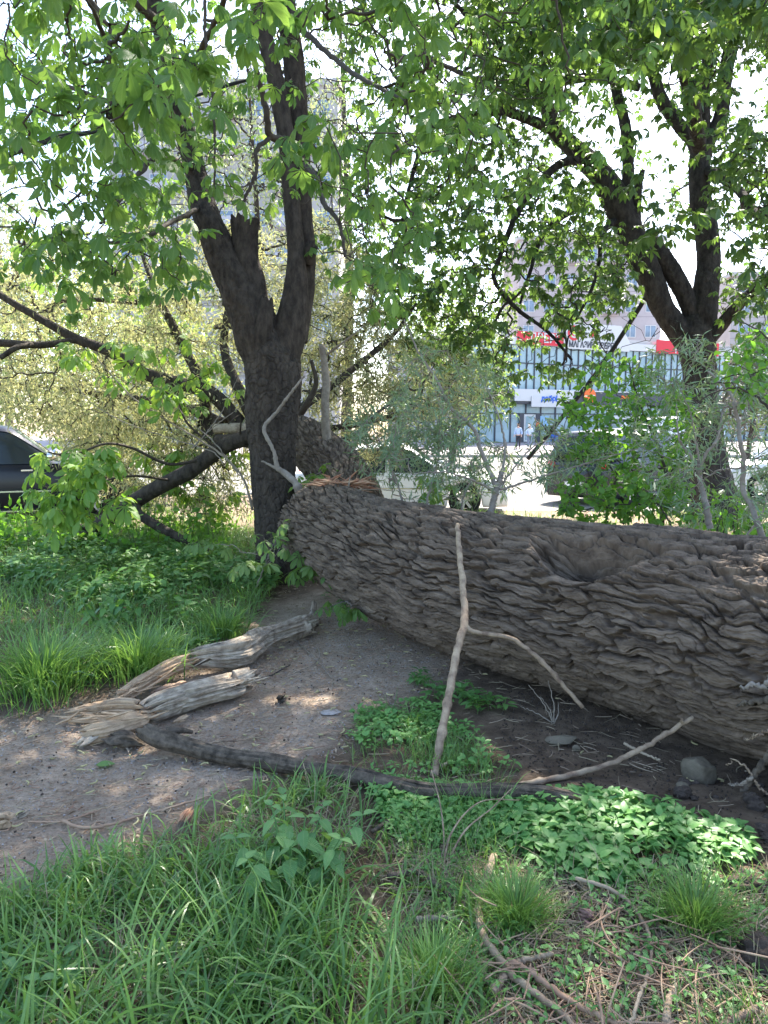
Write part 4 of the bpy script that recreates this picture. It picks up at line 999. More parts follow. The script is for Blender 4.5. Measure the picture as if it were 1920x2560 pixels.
# slabs of bark and splinters beside the rotten logs
def slab(label, pts, wd, mt, k, cat='bark slab', name='bark_slab', th=.010, ns=90, nth=60):
    Vt, Ft = logmesh(pts, wd, ns, nth, (0, 0, 1), lambda s, t, r: r * (.7 * (vn(s * 14, np.cos(t) * 3 + 5, None, k) - .5) + .5 * (vn(s * 5, np.sin(t) * 7 + 9, None, k + 1) - .5) - (1 - th / .05) * np.abs(np.cos(t)) * 1.02), jag(.08, k), jag(.10, k + 1))
    return tag(mk(name, Vt, Ft, M[mt]), label, cat)
slab('black curled slab of bark lying under the frayed log end', [gp(255, 1846, .05), gp(310, 1846, .05), gp(372, 1862, .02)], [.04, .075, .02], 'black' if False else 'wetbranch', 3)
slab('grey splinter sticking out to the lower left under the frayed log end', [gp(185, 1872, .02), gp(215, 1850, .04), gp(255, 1825, .06)], [.025, .035, .03], 'deadwood', 5, 'wood splinter', 'wood_splinter')
slab('small pale pointed splinter below the black bark slab', [gp(328, 1886, .01), gp(322, 1865, .02), gp(318, 1852, .03)], [.012, .02, .02], 'deadwood', 6, 'wood splinter', 'wood_splinter')
slab('pale splinter pointing right between the rotten log and the dark branch', [gp(430, 1812, .03), gp(460, 1795, .04), gp(480, 1783, .05)], [.02, .022, .01], 'rotten', 8, 'wood splinter', 'wood_splinter')
slab('flat brown strip of rotten wood between the two rotten logs', [gp(370, 1740, .03), gp(420, 1722, .05), gp(470, 1708, .04)], [.03, .05, .03], 'reddish', 9)
slab('knobbly pale wood chunk at the left edge of the path', [gp(-6, 2055, .03), gp(12, 2050, .035), gp(32, 2052, .03)], [.025, .032, .025], 'rotten', 12, 'wood chunk', 'wood_chunk', th=.04)
slab('small white wood scrap just right of the knobbly chunk', [gp(42, 2044, .01), gp(58, 2036, .015), gp(74, 2026, .01)], [.01, .014, .008], 'deadwood', 14, 'wood chunk', 'wood_chunk', th=.03)
slab('orange piece of wood at the edge of the grass beside the path', [gp(448, 2062, .02), gp(462, 2040, .03), gp(478, 2018, .02)], [.012, .018, .012], 'splinter', 15, 'wood chunk', 'wood_chunk', th=.03)
slab('flat pinkish piece of brick among the litter, lower right', [gp(1438, 2285, .02), gp(1468, 2298, .02), gp(1500, 2312, .015)], [.02, .032, .018], 'brickbit', 17, 'brick piece', 'brick_piece', th=.03)
slab('dark knot of bark alone in the middle of the path', [gp(692, 1758, .015), gp(702, 1750, .025), gp(712, 1740, .015)], [.018, .026, .016], 'wetbranch', 19, 'bark piece', 'bark_piece', th=.05)
M['pathstone'] = plain('pathstone', (.34, .30, .28), .9, c2=(.42, .38, .35), scale=20, bump=.004, bscale=60)
def stone(label, px, py, rad, sq=(1, .8, .8), mt='stone', seed=0, cat='stone', name='stone', sink=.35, group=None):
    c = gp(px, py); r2 = np.random.default_rng(seed)
    nu, nv = 56, 36
    th = np.linspace(0, 2 * np.pi, nu, endpoint=False)[None, :]; ph = np.linspace(0, np.pi, nv)[:, None]
    dx, dy, dz = np.sin(ph) * np.cos(th), np.sin(ph) * np.sin(th), np.cos(ph) + 0 * th
    D_ = np.stack([dx, dy, dz], -1).reshape(-1, 3)
    r = np.full(len(D_), 1.0)
    for _ in range(11):
        nn = nrm(r2.normal(0, 1, 3)); lim = r2.uniform(.6, .82); dd = D_ @ nn
        r = np.minimum(r, np.where(dd > .05, lim / np.maximum(dd, .05), 9))
    r *= 1 + .05 * (vn(D_[:, 0] * 5 + 9, D_[:, 1] * 5 + D_[:, 2] * 4 + 9, None, seed) - .5)
    if mt == 'clod': r = .72 + .75 * (fbm(D_[:, 0] * 3 + 9 + seed, D_[:, 1] * 3 + D_[:, 2] * 2.5 + 9, 4, seed) - .25) * (1 - .35 * worley(D_[:, 0] * 3.5 + seed, D_[:, 2] * 3.5 + D_[:, 1] * 2)[0])
    V_ = D_ * r[:, None] * rad * np.array(sq) + np.array([c[0], c[1], c[2] + rad * sq[2] * (1 - sink) * .7])
    i = np.arange(nv - 1)[:, None]; j = np.arange(nu)[None, :]
    F_ = np.stack([i * nu + j, (i + 1) * nu + j, (i + 1) * nu + (j + 1) % nu, i * nu + (j + 1) % nu], -1).reshape(-1, 4)
    return tag(mk(name, V_, F_, M[mt], smooth=mt != 'stone' or True), label, cat, group)
stone('grey block of stone under the near end of the fallen trunk', 1745, 1948, .085, (1, .8, .95), seed=3)
stone('small pale pebble under the middle of the fallen trunk', 1440, 1878, .022, (1, .7, 1), seed=5)
stone('low flat stone half hidden behind the small pebble under the trunk', 1405, 1855, .07, (1.2, .8, .35), seed=6)
stone('small bluish stone in the dug soil below the grey block', 1705, 1972, .03, (1, .9, .7), seed=8)
stone('large dark clod of soil at the right edge beside the wilting leaf', 1905, 2410, .075, (1, 1, .8), 'clod', 9, 'soil clod', 'soil_clod')
stone('rough dark clod of soil right of the bright ground cover', 1845, 2225, .05, (1.2, .9, .7), 'clod', 12, 'soil clod', 'soil_clod')
r3 = np.random.default_rng(77)
for k in range(70):
    px, py = r3.uniform(1590, 1960), r3.uniform(1960, 2280)
    if px < 1900 and py > 2040 + (1900 - px) * -.1 and py < 2190 and px < 1860: continue
    stone('rough dark clod of loose soil near the root end of the trunk', px, py, r3.uniform(.014, .045), (1, r3.uniform(.7, 1.1), r3.uniform(.5, .9)), 'clod', 20 + k, 'soil clod', 'soil_clod', group='loose clods of soil by the root end')
stone('flat pale stone set in the path', 825, 1782, .06, (1.1, .8, .16), 'pathstone', 31)
0 and stone('flat pale stone at the left edge of the path', 25, 1870, .085, (1.2, .8, .12), 'pathstone', 32)

# twigs one can tell apart
TW = [('thin curved brown twig on the path, left', 'reddish', [(158, 2052), (200, 2068), (260, 2066), (350, 2040), (440, 2015), (540, 1985)], .007),
      ('thin straight twig crossing the path above the curved one', 'reddish', [(70, 2055), (160, 2052), (260, 2020), (370, 1985)], .004),
      ('pale bent twig on the path just below the dark branch', 'stick', [(475, 1882), (540, 1855), (600, 1850), (650, 1838)], .006),
      ('dark thin twig beside the end of the upper rotten log', 'twig_dark', [(632, 1700), (670, 1692), (725, 1662)], .006),
      ('long thin twig on the path right of the rotten logs', 'twig_pale', [(690, 1555), (740, 1600), (790, 1650), (830, 1695)], .005),
      ('short twig crossing the long one on the path', 'twig_pale', [(795, 1618), (800, 1640), (780, 1662), (720, 1690)], .004),
      ('thick pale peeling root curving through the grass at the bottom', 'stick', [(1235, 2140), (1215, 2200), (1196, 2270), (1210, 2340), (1255, 2405), (1320, 2470), (1400, 2530), (1450, 2590)], .014),
      ('dark forked twig in the grass right of the nettle', 'wetbranch', [(970, 2190), (1040, 2180), (1080, 2200), (1130, 2250)], .012),
      ('reddish curved twig running to the bottom edge beside the root', 'reddish', [(1270, 2400), (1340, 2440), (1420, 2500), (1540, 2560), (1600, 2600)], .010),
      ('long thin arching twig in the litter, lower right', 'litter', [(1440, 2195), (1540, 2230), (1600, 2290), (1630, 2370), (1610, 2460), (1575, 2560)], .007),
      ('short white stick pointing up from the litter at the bottom', 'stick', [(1665, 2560), (1672, 2500), (1690, 2465)], .012),
      ('pale stick at the bottom right corner', 'stick', [(1800, 2570), (1850, 2540), (1905, 2515)], .011),
      ('pale straight stick lying on the bright ground cover', 'stick', [(1445, 2062), (1500, 2075), (1560, 2090)], .007),
      ('pale thin stick on the soil above the bright ground cover', 'stick', [(1660, 2035), (1730, 2045), (1800, 2052), (1860, 2078)], .006),
      ('thin dark twig arching over the grass, middle', 'wetbranch', [(930, 2080), (1000, 2035), (1080, 2015), (1110, 2030)], .008),
      ('grey stick lying in the grass at the bottom', 'twig_pale', [(1040, 2300), (1100, 2296), (1150, 2298)], .011),
      ('pale short stick under the middle of the log', 'litter', [(1560, 1858), (1600, 1880), (1650, 1900)], .008),
      ('fat pale twig in the litter near the bottom right', 'stick', [(1230, 2480), (1270, 2430), (1300, 2405), (1380, 2385)], .011)]
for k, (lb_, mt, pts, r) in enumerate(TW):
    zz = .012 if k < 6 else .035
    pw = [gp(a, b_, zz + r3.uniform(0, .012)) for a, b_ in pts]
    Vt, Ft = tube1(pw, np.linspace(r, r * .6, len(pw)), 50, 7, .0025, k)
    tag(mk('twig', Vt, Ft, M[mt]), lb_, 'twig')
# white dry stalks springing from the litter
st_ = tag(empty('dry_stalks', tuple(gp(1105, 2185))), 'thin white dry stalks springing from one root in the grass', 'dry plant')
for pts in ([(1105, 2185), (1110, 2100), (1100, 2010), (1078, 1925)], [(1105, 2185), (1130, 2080), (1200, 2005), (1300, 2000)], [(1108, 2180), (1160, 2080), (1230, 2020), (1280, 1970)]):
    b_ = gp(*pts[0]); pw = [b_] + [P(a, c, b_[1] + .12 * (i + 1)) for i, (a, c) in enumerate(pts[1:])]
    Vt, Ft = tube1(pw, np.linspace(.0045, .002, 4), 30, 5); mk('stem', Vt, Ft, M['stick'], st_)
dw = tag(empty('dry_weed', tuple(gp(1385, 1800))), 'sparse dry weed with fine twigs in front of the log', 'dry plant')
b_ = gp(1385, 1810); sk = []
for a, c in ((1322, 1712), (1352, 1742), (1300, 1765), (1395, 1755), (1370, 1700)):
    pw = [b_, P((1385 + a) / 2 + 6, (1810 + c) / 2, b_[1] + .02), P(a, c, b_[1] + .05)]; Vt, Ft = tube1(pw, [.004, .003, .0015], 20, 4, .003, a); mk('stem', Vt, Ft, M['twig_pale'], dw)
# twig leaning on the broken end of the trunk, bent bough on the chestnut
stick('leaning_twig', 'slim pale twig with a side shoot resting on the torn end of the fallen trunk', 'twig', 'twig_pale', [P(833, 1340, 6.0), P(845, 1295, 6.2), P(860, 1250, 6.4), P(870, 1225, 6.55), P(875, 1190, 6.8)], [.010, .009, .008, .008, .005],
      side=[([P(866, 1238, 6.45), P(900, 1225, 6.4), P(960, 1225, 6.5), (P(1040, 1232, 6.6))], [.005, .004, .003, .002])], seed=2)
stick('bent_bough', 'crooked grey green bough lying against the front of the forked tree', 'branch', 'shoot',
      [P(800, 1248, 6.95), P(775, 1243, 7.0), P(752, 1238, 7.05), P(740, 1210, 7.05), P(715, 1185, 7.1), P(694, 1170, 7.1), P(690, 1150, 7.1), P(683, 1125, 7.1), P(660, 1072, 7.1), P(688, 1035, 7.1), P(712, 1003, 7.05), P(740, 965, 7.0), P(762, 940, 7.0)],
      [.04, .045, .046, .036, .032, .026, .02, .018, .02, .017, .014, .012, .008],
      side=[([P(694, 1172, 7.1), P(670, 1160, 7.1), P(655, 1152, 7.1)], [.016, .012, .008])], n=90, seed=6)
# long arching shoots, left of the forked tree
AS = [([(174, 939), (231, 1009), (324, 1061), (463, 1107), (532, 1130), (560, 1160)], .007), ([(220, 870), (324, 986), (405, 1043), (521, 1113), (580, 1160), (613, 1205), (631, 1275)], .014), ([(405, 960), (470, 1050), (530, 1100), (600, 1190)], .008), ([(600, 930), (560, 1020), (510, 1090)], .007), ([(640, 990), (570, 1040), (520, 1080), (480, 1120)], .007)]
for k, (pts, r) in enumerate(AS):
    pw = [P(a, c, 8.1 - .03 * i) for i, (a, c) in enumerate(pts)]; Vt, Ft = tube1(pw, np.linspace(r * .5, r, len(pw)), 50, 7, .004, k)
    mk('branch', Vt, Ft, M['shoot' if k != 1 else 'twig_pale'], bl_)
# roots at the right edge
for k, (pts, r, mt, lb_) in enumerate([([(1990, 1590), (1920, 1706), (1895, 1712), (1868, 1716), (1850, 1722)], .020, 'shoot', 'upper pale root poking in from the right edge'),
                      ([(1990, 1740), (1925, 1748), (1890, 1755), (1860, 1758), (1846, 1762)], .026, 'twig_dark' if False else 'wetbranch', 'thick brown root at the right edge, in front of the trunk'),
                      ([(1990, 1800), (1920, 1826), (1890, 1840), (1864, 1850)], .009, 'stick', 'thin root pointing left below the thick brown root'),
                      ([(2000, 1780), (1930, 1880), (1880, 1945), (1850, 2000), (1835, 2060)], .026, 'wetbranch', 'thick dark root coming down to the soil at the right edge'),
                      ([(1960, 2000), (1905, 1975), (1870, 1925), (1845, 1905), (1828, 1905), (1815, 1912)], .008, 'stick', 'thin curling root end near the grey stone'),
                      ([(1880, 1945), (1850, 1960), (1822, 1962)], .010, 'twig_pale', 'short side root above the soil at the right edge')]):
    pw = [P(a, c, 2.95 + .02 * i) for i, (a, c) in enumerate(pts)]; Vt, Ft = tube1(pw, np.linspace(r * .75, r * .22, len(pw)), 60, 9, .005, k + 30)
    tag(mk('root', Vt, Ft, M[mt]), lb_, 'root')

# ---------------------------------------------------------------- litter
def scatter(poly, n, rng, dens=None):
    q = np.array(gpoly(poly)); out = np.zeros((0, 2))
    while len(out) < n:
        x = rng.uniform(q[:, 0].min(), q[:, 0].max(), 3 * n); y = rng.uniform(q[:, 1].min(), q[:, 1].max(), 3 * n)
        m_ = inpoly(x, y, [tuple(a) for a in q])
        if dens is not None: m_ &= rng.random(len(x)) < dens(x, y)
        out = np.vstack([out, np.stack([x[m_], y[m_]], 1)])
    return out[:n]
def litter(name, label, cat, mat, xy, lo, hi, r0, r1, curl, rng, K=5, lift=.006, S=4, tilt=.05):
    N = len(xy); L_ = rng.uniform(lo, hi, N); az = rng.uniform(0, 6.28, N); bend = rng.normal(0, curl, N)
    u = np.linspace(-.5, .5, K)[None, :]
    a = az[:, None] + bend[:, None] * u
    x = xy[:, :1] + np.cumsum(np.cos(a), 1) * L_[:, None] / K; y = xy[:, 1:] + np.cumsum(np.sin(a), 1) * L_[:, None] / K
    z = gh(x, y) + lift + rng.uniform(0, .012, N)[:, None] + (rng.normal(0, tilt, N) * L_)[:, None] * u + np.abs(rng.normal(0, tilt, N) * L_)[:, None]
    R = (rng.uniform(r0, r1, N))[:, None] * np.array([.8, 1, 1, .9, .6])[None, :K]
    Vt, Ft = tubes(np.stack([x, y, z], -1), np.broadcast_to(R, x.shape), S)
    o = mk(name, Vt, Ft, mat, attr=np.repeat(rng.random(N), K * S)); return tag(o, label, cat, kind='stuff')
RIGHT = [(1000, 2100), (1200, 2120), (1500, 2230), (1960, 2230), (2000, 2700), (1150, 2700), (1180, 2400), (1000, 2250)]
WHOLE = [(-200, 1780), (700, 1480), (900, 1500), (1250, 1640), (1900, 1880), (2000, 2700), (-400, 2700)]
PTH = [(-200, 1820), (240, 1760), (640, 1580), (880, 1500), (1180, 1660), (960, 1780), (860, 1900), (560, 1990), (200, 2170), (-200, 2330)]
litter('twig_litter', 'brown twigs and stalks strewn over the soil', 'litter', M['litter'], np.vstack([scatter(RIGHT, 2200, rng), scatter(WHOLE, 1000, rng)]), .02, .16, .0009, .0027, .5, rng)
litter('twig_litter', 'pale dry stalks strewn over the soil', 'litter', M['grass_dry'], np.vstack([scatter(RIGHT, 1700, rng), scatter(WHOLE, 600, rng)]), .02, .15, .0009, .0025, .5, rng)
litter('twig_litter', 'small dark bits of twig on the dirt path', 'litter', M['reddish'], scatter(PTH, 4200, rng), .008, .06, .0008, .0028, 1.0, rng, lift=.002, tilt=.02)
litter('twig_litter', 'reddish twigs at the bottom right', 'litter', M['reddish'], scatter([(1250, 2350), (1960, 2350), (1960, 2700), (1200, 2700)], 420, rng), .06, .26, .0012, .0038, .6, rng, tilt=.12)
litter('catkins', 'yellowish curled catkins scattered on path and soil', 'catkins', M['catkin'], np.vstack([scatter(PTH, 170, rng), scatter(WHOLE, 90, rng), scatter(RIGHT, 60, rng)]), .035, .075, .003, .005, 2.4, rng, S=6)
xy = np.vstack([scatter(PTH, 1300, rng), scatter(RIGHT, 900, rng), scatter([(560, 1480), (760, 1440), (800, 1500), (680, 1560)], 350, rng), scatter([(150, 1640), (560, 1560), (420, 1700), (200, 1800)], 260, rng)])
z = gh(xy[:, 0], xy[:, 1]) + .006; p = np.column_stack([xy, z]); d = rng.normal(0, 1, p.shape); d[:, 2] *= .25
ch_t = [ovate(.03, .014, 2), ovate(.045, .012, 2, .3), ovate(.02, .016, 2)]
o = leafobj('bark_chips', ch_t, p, d, rng.uniform(.3, 1.1, len(p)), rng, M['litter'], None); tag(o, 'small flakes of bark and dead leaf on the ground', 'litter', kind='stuff')
fl = gp(240, 1912, .012); o = leafobj('green_leaf', [ovate(.085, .07, 5, .1, .05)], np.array([fl]), np.array([[1, .2, 0.02]]), np.array([1.0]), rng, M['weed'], None, roll=.1); tag(o, 'single round green leaf lying flat on the path', 'leaf')

litter('grit', 'crumbs of soil and tiny pebbles on the dirt path', 'grit', M['pathstone'], scatter(PTH, 3200, rng), .003, .012, .0015, .0045, .3, rng, lift=.001, S=5, tilt=.02)
litter('grit', 'dark crumbs of soil on the path and under the log', 'grit', M['clod'], np.vstack([scatter(PTH, 500, rng), scatter([(1250, 1700), (1900, 1880), (1960, 2260), (1500, 2010), (1250, 1900)], 1600, rng)]), .004, .014, .0015, .006, .3, rng, lift=.001, S=5, tilt=.02)
# ---------------------------------------------------------------- grass
def blades(xy, h, w, rng, K=5, lean=.5, az=None, curv=1.2, z0=None):
    N = len(xy); az = rng.uniform(0, 6.283, N) if az is None else az
    th0 = rng.uniform(.05, lean, N); cu = rng.uniform(.2, curv, N)
    t = np.linspace(0, 1, K + 1)[None, :]
    ang = th0[:, None] + cu[:, None] * t ** 1.3 * 1.6
    st = h[:, None] / K
    r = np.cumsum(np.concatenate([np.zeros((N, 1)), np.sin(ang[:, :-1]) * st], 1), 1)
    z = np.cumsum(np.concatenate([np.zeros((N, 1)), np.cos(ang[:, :-1]) * st], 1), 1)
    b_ = (gh(xy[:, 0], xy[:, 1]) if z0 is None else z0) - .01
    tw = az[:, None] + rng.normal(0, .25, N)[:, None] * t
    cx = xy[:, :1] + r * np.cos(tw); cy = xy[:, 1:] + r * np.sin(tw); cz = b_[:, None] + np.maximum(z, .012)
    pw = w[:, None] * .5 * np.array([.75, 1, 1, .85, .55, .06])[None, :K + 1] if K == 5 else w[:, None] * .5 * np.array([.8, 1, .7, .06])[None, :]
    roll = rng.normal(0, .5, N)[:, None]
    sx = -np.sin(tw) * np.cos(roll); sy = np.cos(tw) * np.cos(roll); sz = np.sin(roll) + 0 * tw
    A = np.stack([cx - sx * pw, cy - sy * pw, cz - sz * pw], -1); B = np.stack([cx + sx * pw, cy + sy * pw, cz + sz * pw], -1)
    V_ = np.stack([A, B], 2).reshape(-1, 3)
    n = (np.arange(N) * 2 * (K + 1))[:, None]; k = (np.arange(K) * 2)[None, :]
    F_ = np.stack([n + k, n + k + 1, n + k + 3, n + k + 2], -1).reshape(-1, 4)
    return V_, F_, np.repeat(rng.random(N), 2 * (K + 1))
rng = np.random.default_rng(51)
tuft = lambda k, f=2.2, lo=.30: (lambda x, y: sst(lo, lo + .22, vn(x * f + k, y * f + k, None, 90)) * .85 + .15)
FG = [(-260, 2290), (60, 2260), (230, 2160), (430, 2085), (530, 2035), (640, 2010), (760, 1995), (860, 1995), (930, 2040), (1000, 2150), (1060, 2240), (1180, 2290), (1230, 2400), (1210, 2750), (-400, 2750)]
BANK = [(-700, 1330), (640, 1330), (700, 1470), (650, 1530), (580, 1590), (480, 1650), (330, 1700), (240, 1720), (190, 1775), (0, 1800), (-700, 1850)]
MIDG = [(880, 1790), (960, 1760), (1090, 1800), (1190, 1880), (1260, 1950), (1240, 2030), (1080, 2070), (960, 2000), (860, 1900)]
def grassobj(name, label, parts, mat='grass', kind='stuff', K=5):
    mb = MB()
    for xy, h, w, le, cu in parts:
        V_, F_, a = blades(xy, rng.uniform(h[0], h[1], len(xy)) * (0.7 + .6 * vn(xy[:, 0] * 2.5, xy[:, 1] * 2.5, None, 91)), rng.uniform(w[0], w[1], len(xy)), rng, K, le, None, cu); mb.add(V_, F_, a=a)
    return tag(mb.build(name, M[mat]), label, 'grass', kind=kind)
grassobj('grass', 'long bent grass in the foreground beside the path', [(scatter(FG, 4200, rng, tuft(1, 2.6, .4)), (.08, .23), (.004, .010), 1.0, 1.8), (scatter(FG, 3200, rng, tuft(5, 2.6, .35)), (.04, .11), (.0018, .0035), 1.0, 1.3), (scatter([(-300, 2420), (1000, 2380), (1150, 2760), (-400, 2760)], 900, rng), (.16, .32), (.005, .0105), 1.0, 1.6)])
grassobj('grass', 'tall tufted grass on the bank left of the path', [(scatter(BANK, 23000, rng, tuft(9, 1.7)), (.10, .30), (.0035, .0085), .8, 1.4)])
grassobj('grass', 'short sparse grass between the dark branch and the log', [(scatter(MIDG, 1500, rng, tuft(3, 3)), (.05, .14), (.002, .0045), .8, 1.0), (scatter(RIGHT, 700, rng, tuft(3, 3, .5)), (.05, .2), (.002, .0045), .9, 1.0), (scatter([(1250, 2400), (1050, 2280), (1000, 2050), (1250, 2000), (1300, 2200)], 900, rng, tuft(3, 3, .4)), (.06, .2), (.002, .0045), .9, 1.0)])
vg = rng.uniform(0, 1, (15000, 2)) * np.array([26, 6.5]) + np.array([-12, 8.6]); vg = vg[(rng.random(len(vg)) < tuft(4, 1.2)(vg[:, 0], vg[:, 1]))]
grassobj('grass', 'rough grass verge between the fallen trunk and the street', [(vg, (.12, .34), (.006, .014), .7, 1.2)])
grassobj('grass', 'dry straw blades mixed into the grass', [(scatter(FG, 1900, rng), (.05, .2), (.0015, .0032), 1.4, .6), (scatter(RIGHT, 900, rng), (.05, .2), (.0015, .003), 1.5, .4), (scatter(BANK, 700, rng), (.08, .28), (.0015, .003), .8, .6)], 'grass_dry')
def tuftobj(label, px, py, n, r, h, group=None, cu=1.3, ww=(.002, .0042)):
    c = gp(px, py)[:2]; a = rng.uniform(0, 6.283, n); q = np.abs(rng.normal(0, r, n)); xy = np.stack([c[0] + np.cos(a) * q, c[1] + np.sin(a) * q], 1)
    V_, F_, at_ = blades(xy, rng.uniform(h[0], h[1], n), rng.uniform(ww[0], ww[1], n), rng, 5, .55, a + rng.normal(0, .5, n), cu)
    return tag(mk('grass_tuft', V_, F_, M['grass'], attr=at_), label, 'grass tuft', group)
tuftobj('dense fine grass tuft right of the peeling root', 1290, 2310, 700, .05, (.10, .20))
tuftobj('dense fine grass tuft by the dark clod at the right', 1740, 2320, 700, .055, (.10, .22))
tuftobj('broad grass clump at the bottom, left of the peeling root', 1090, 2470, 420, .06, (.10, .2))
tuftobj('grass clump hanging over the path in front of the rotten logs', 790, 1985, 200, .06, (.06, .15))
tuftobj('big shaggy grass clump at the left edge of the bank', 110, 1720, 1100, .17, (.2, .45), ww=(.004, .009))
tuftobj('shaggy grass clump on the bank above the rotten logs', 350, 1680, 700, .14, (.18, .40), ww=(.004, .009))
tuftobj('grass clump on the bank at the edge of the path, behind the upper rotten log', 560, 1590, 520, .12, (.15, .34), ww=(.004, .008))
# broad-leaved weeds
def rosette(rng, n, L, W, stem, up):
    V = []; F = []; uv = []; c = 0
    for k in range(n):
        tp = ovate(L * rng.uniform(.7, 1.1), W * rng.uniform(.8, 1.1), 3, .2, rng.uniform(.1, .5))
        a = k * 2.4 + rng.normal(0, .3); el = rng.uniform(-.1, up)
        Rm = (rotz(np.array(a)) @ roty(np.array(-el)))
        z = stem * rng.uniform(.3, 1.0)
        V.append(tp[0] @ Rm.T + np.array([math.cos(a) * .012, math.sin(a) * .012, z])); F.append(tp[1][0] + c); uv.append(tp[2]); c += len(tp[0])
    for r in range(2):
        pass
    sx = .0015
    V.append(np.array([(-sx, 0, -.01), (sx, 0, -.01), (sx, 0, stem), (-sx, 0, stem), (0, -sx, -.01), (0, sx, -.01), (0, sx, stem), (0, -sx, stem)])); F.append(np.array([[0, 1, 2, 3], [4, 5, 6, 7]]) + c); uv.append(np.full((8, 2), .5))
    return np.vstack(V), [np.vstack(F)], np.vstack(uv)
def weeds(name, label, cat, tpl, xy, sz, mat):
    N = len(xy); p = np.column_stack([xy, gh(xy[:, 0], xy[:, 1])]); pick = rng.integers(0, len(tpl), N); mb = MB()
    for k, tp in enumerate(tpl):
        m_ = pick == k; n = m_.sum()
        R = rotz(rng.uniform(0, 6.28, n)) @ rotx(rng.normal(0, .2, n)) @ roty(rng.normal(0, .2, n))
        Vt, Ft, uv = place(tp, R, p[m_], rng.uniform(sz[0], sz[1], n)); mb.add(Vt, Ft, uv, np.repeat(rng.random(n), len(tp[0])))
    return tag(mb.build(name, M[mat], uv=True), label, cat, kind='stuff')
big = [rosette(rng, 10, .085, .05, .22, .5) for _ in range(5)]; small = [rosette(rng, 8, .05, .028, .07, .6) for _ in range(5)]; tiny = [rosette(rng, 7, .022, .012, .05, .6) for _ in range(4)]
weeds('weeds', 'broad leaved weeds among the grass of the bank', 'weeds', big, scatter([(-300, 1380), (660, 1400), (690, 1480), (600, 1550), (470, 1600), (330, 1600), (100, 1520), (-300, 1500)], 1050, rng, tuft(2, 1.4, .3)), (.6, 1.2), 'weed')
weeds('weeds', 'small weeds at the edge of the path and under the log', 'weeds', small, np.vstack([scatter([(420, 1560), (600, 1600), (350, 1700), (200, 1690)], 160, rng, tuft(4)), scatter([(1010, 1680), (1200, 1740), (1300, 1790), (1100, 1790)], 34, rng), scatter([(780, 1480), (950, 1500), (900, 1540)], 20, rng)]), (.6, 1.2), 'weed')
weeds('ground_cover', 'bright green leafy ground cover below the dark branch', 'ground cover', small, scatter([(1250, 2040), (1400, 2010), (1560, 2030), (1700, 2060), (1860, 2110), (1870, 2160), (1760, 2200), (1600, 2240), (1480, 2240), (1330, 2180), (1250, 2120)], 620, rng, tuft(8, 3.2, .28)), (.5, 1.15), 'cover')
weeds('ground_cover', 'light green weeds round the foot of the forked stick', 'ground cover', small, np.vstack([scatter([(900, 1780), (1060, 1750), (1180, 1840), (1280, 1930), (1200, 1960), (980, 1940), (870, 1860)], 150, rng, tuft(6, 3)), scatter([(950, 1990), (1240, 2010), (1250, 2110), (1100, 2080), (960, 2060)], 150, rng)]), (.5, .95), 'cover')
weeds('ground_cover', 'tiny leaved weeds between litter and grass', 'ground cover', tiny, np.vstack([scatter(RIGHT, 260, rng), scatter([(900, 1960), (1250, 2010), (1250, 2150), (1000, 2130)], 420, rng)]), (.7, 1.4), 'cover')
# nettle
def nettle(label, px, py, h, n, mat='nettle', nst=7):
    b_ = gp(px, py); o = tag(empty('nettle', tuple(b_)), label, 'nettle plant')
    pts = []; ds = []; ss = []
    for k in range(nst):
        a = k * 2.4; ro = .055 * math.sqrt(k + .3); tp = b_ + np.array([math.cos(a) * ro * 1.6, math.sin(a) * ro * 1.6, h * rng.uniform(.75, 1)])
        q = b_ + np.array([math.cos(a) * ro * .4, math.sin(a) * ro * .4, 0]); Vt, Ft = tube1([q, (q + tp) / 2, tp], [.004, .003, .002], 14, 5, .001, k); mk('stem', Vt, Ft, M[mat], o)
        for j in range(n):
            f = .3 + .7 * j / (n - 1)
            for s_ in (0, 1):
                aa = j * 1.57 + s_ * math.pi + a; el = .45 if j == n - 1 else -.1 - .25 * rng.random()
                pts.append(q + (tp - q) * f); ds.append((math.cos(aa) * math.cos(el), math.sin(aa) * math.cos(el), math.sin(el))); ss.append((1.15 - .55 * abs(f - .6) / .4) * rng.uniform(.85, 1.1))
    leafobj('leaves', [ovate(.082, .05, 4, .22, .45)], np.array(pts), np.array(ds), np.array(ss), rng, M[mat], o, roll=.15)
nettle('bright young nettle standing out of the foreground grass', 730, 2215, .25, 5, nst=9)
nettle('dark nettle in the grass of the bank', 275, 1590, .35, 6, 'weed', 9)
nettle('broad leaved plant at the bottom left corner', 60, 2545, .12, 3, 'nettle', 5)
wl = tag(empty('wilted_plant', tuple(gp(1880, 2370))), 'wilted plant with one big drooping leaf at the right edge', 'plant')
Vt, Ft = tube1([gp(1880, 2400), P(1885, 2330, 2.28), P(1925, 2290, 2.26)], [.006, .006, .004], 20, 6); mk('stem', Vt, Ft, M['weed'], wl)
leafobj('leaves', [ovate(.13, .08, 5, .2, .5)], np.array([P(1915, 2292, 2.25), P(1885, 2300, 2.27)]), np.array([[.1, -.2, -1.0], [-.6, -.1, -.8]]), np.array([.9, .8]), rng, M['weed'], wl, roll=.1)
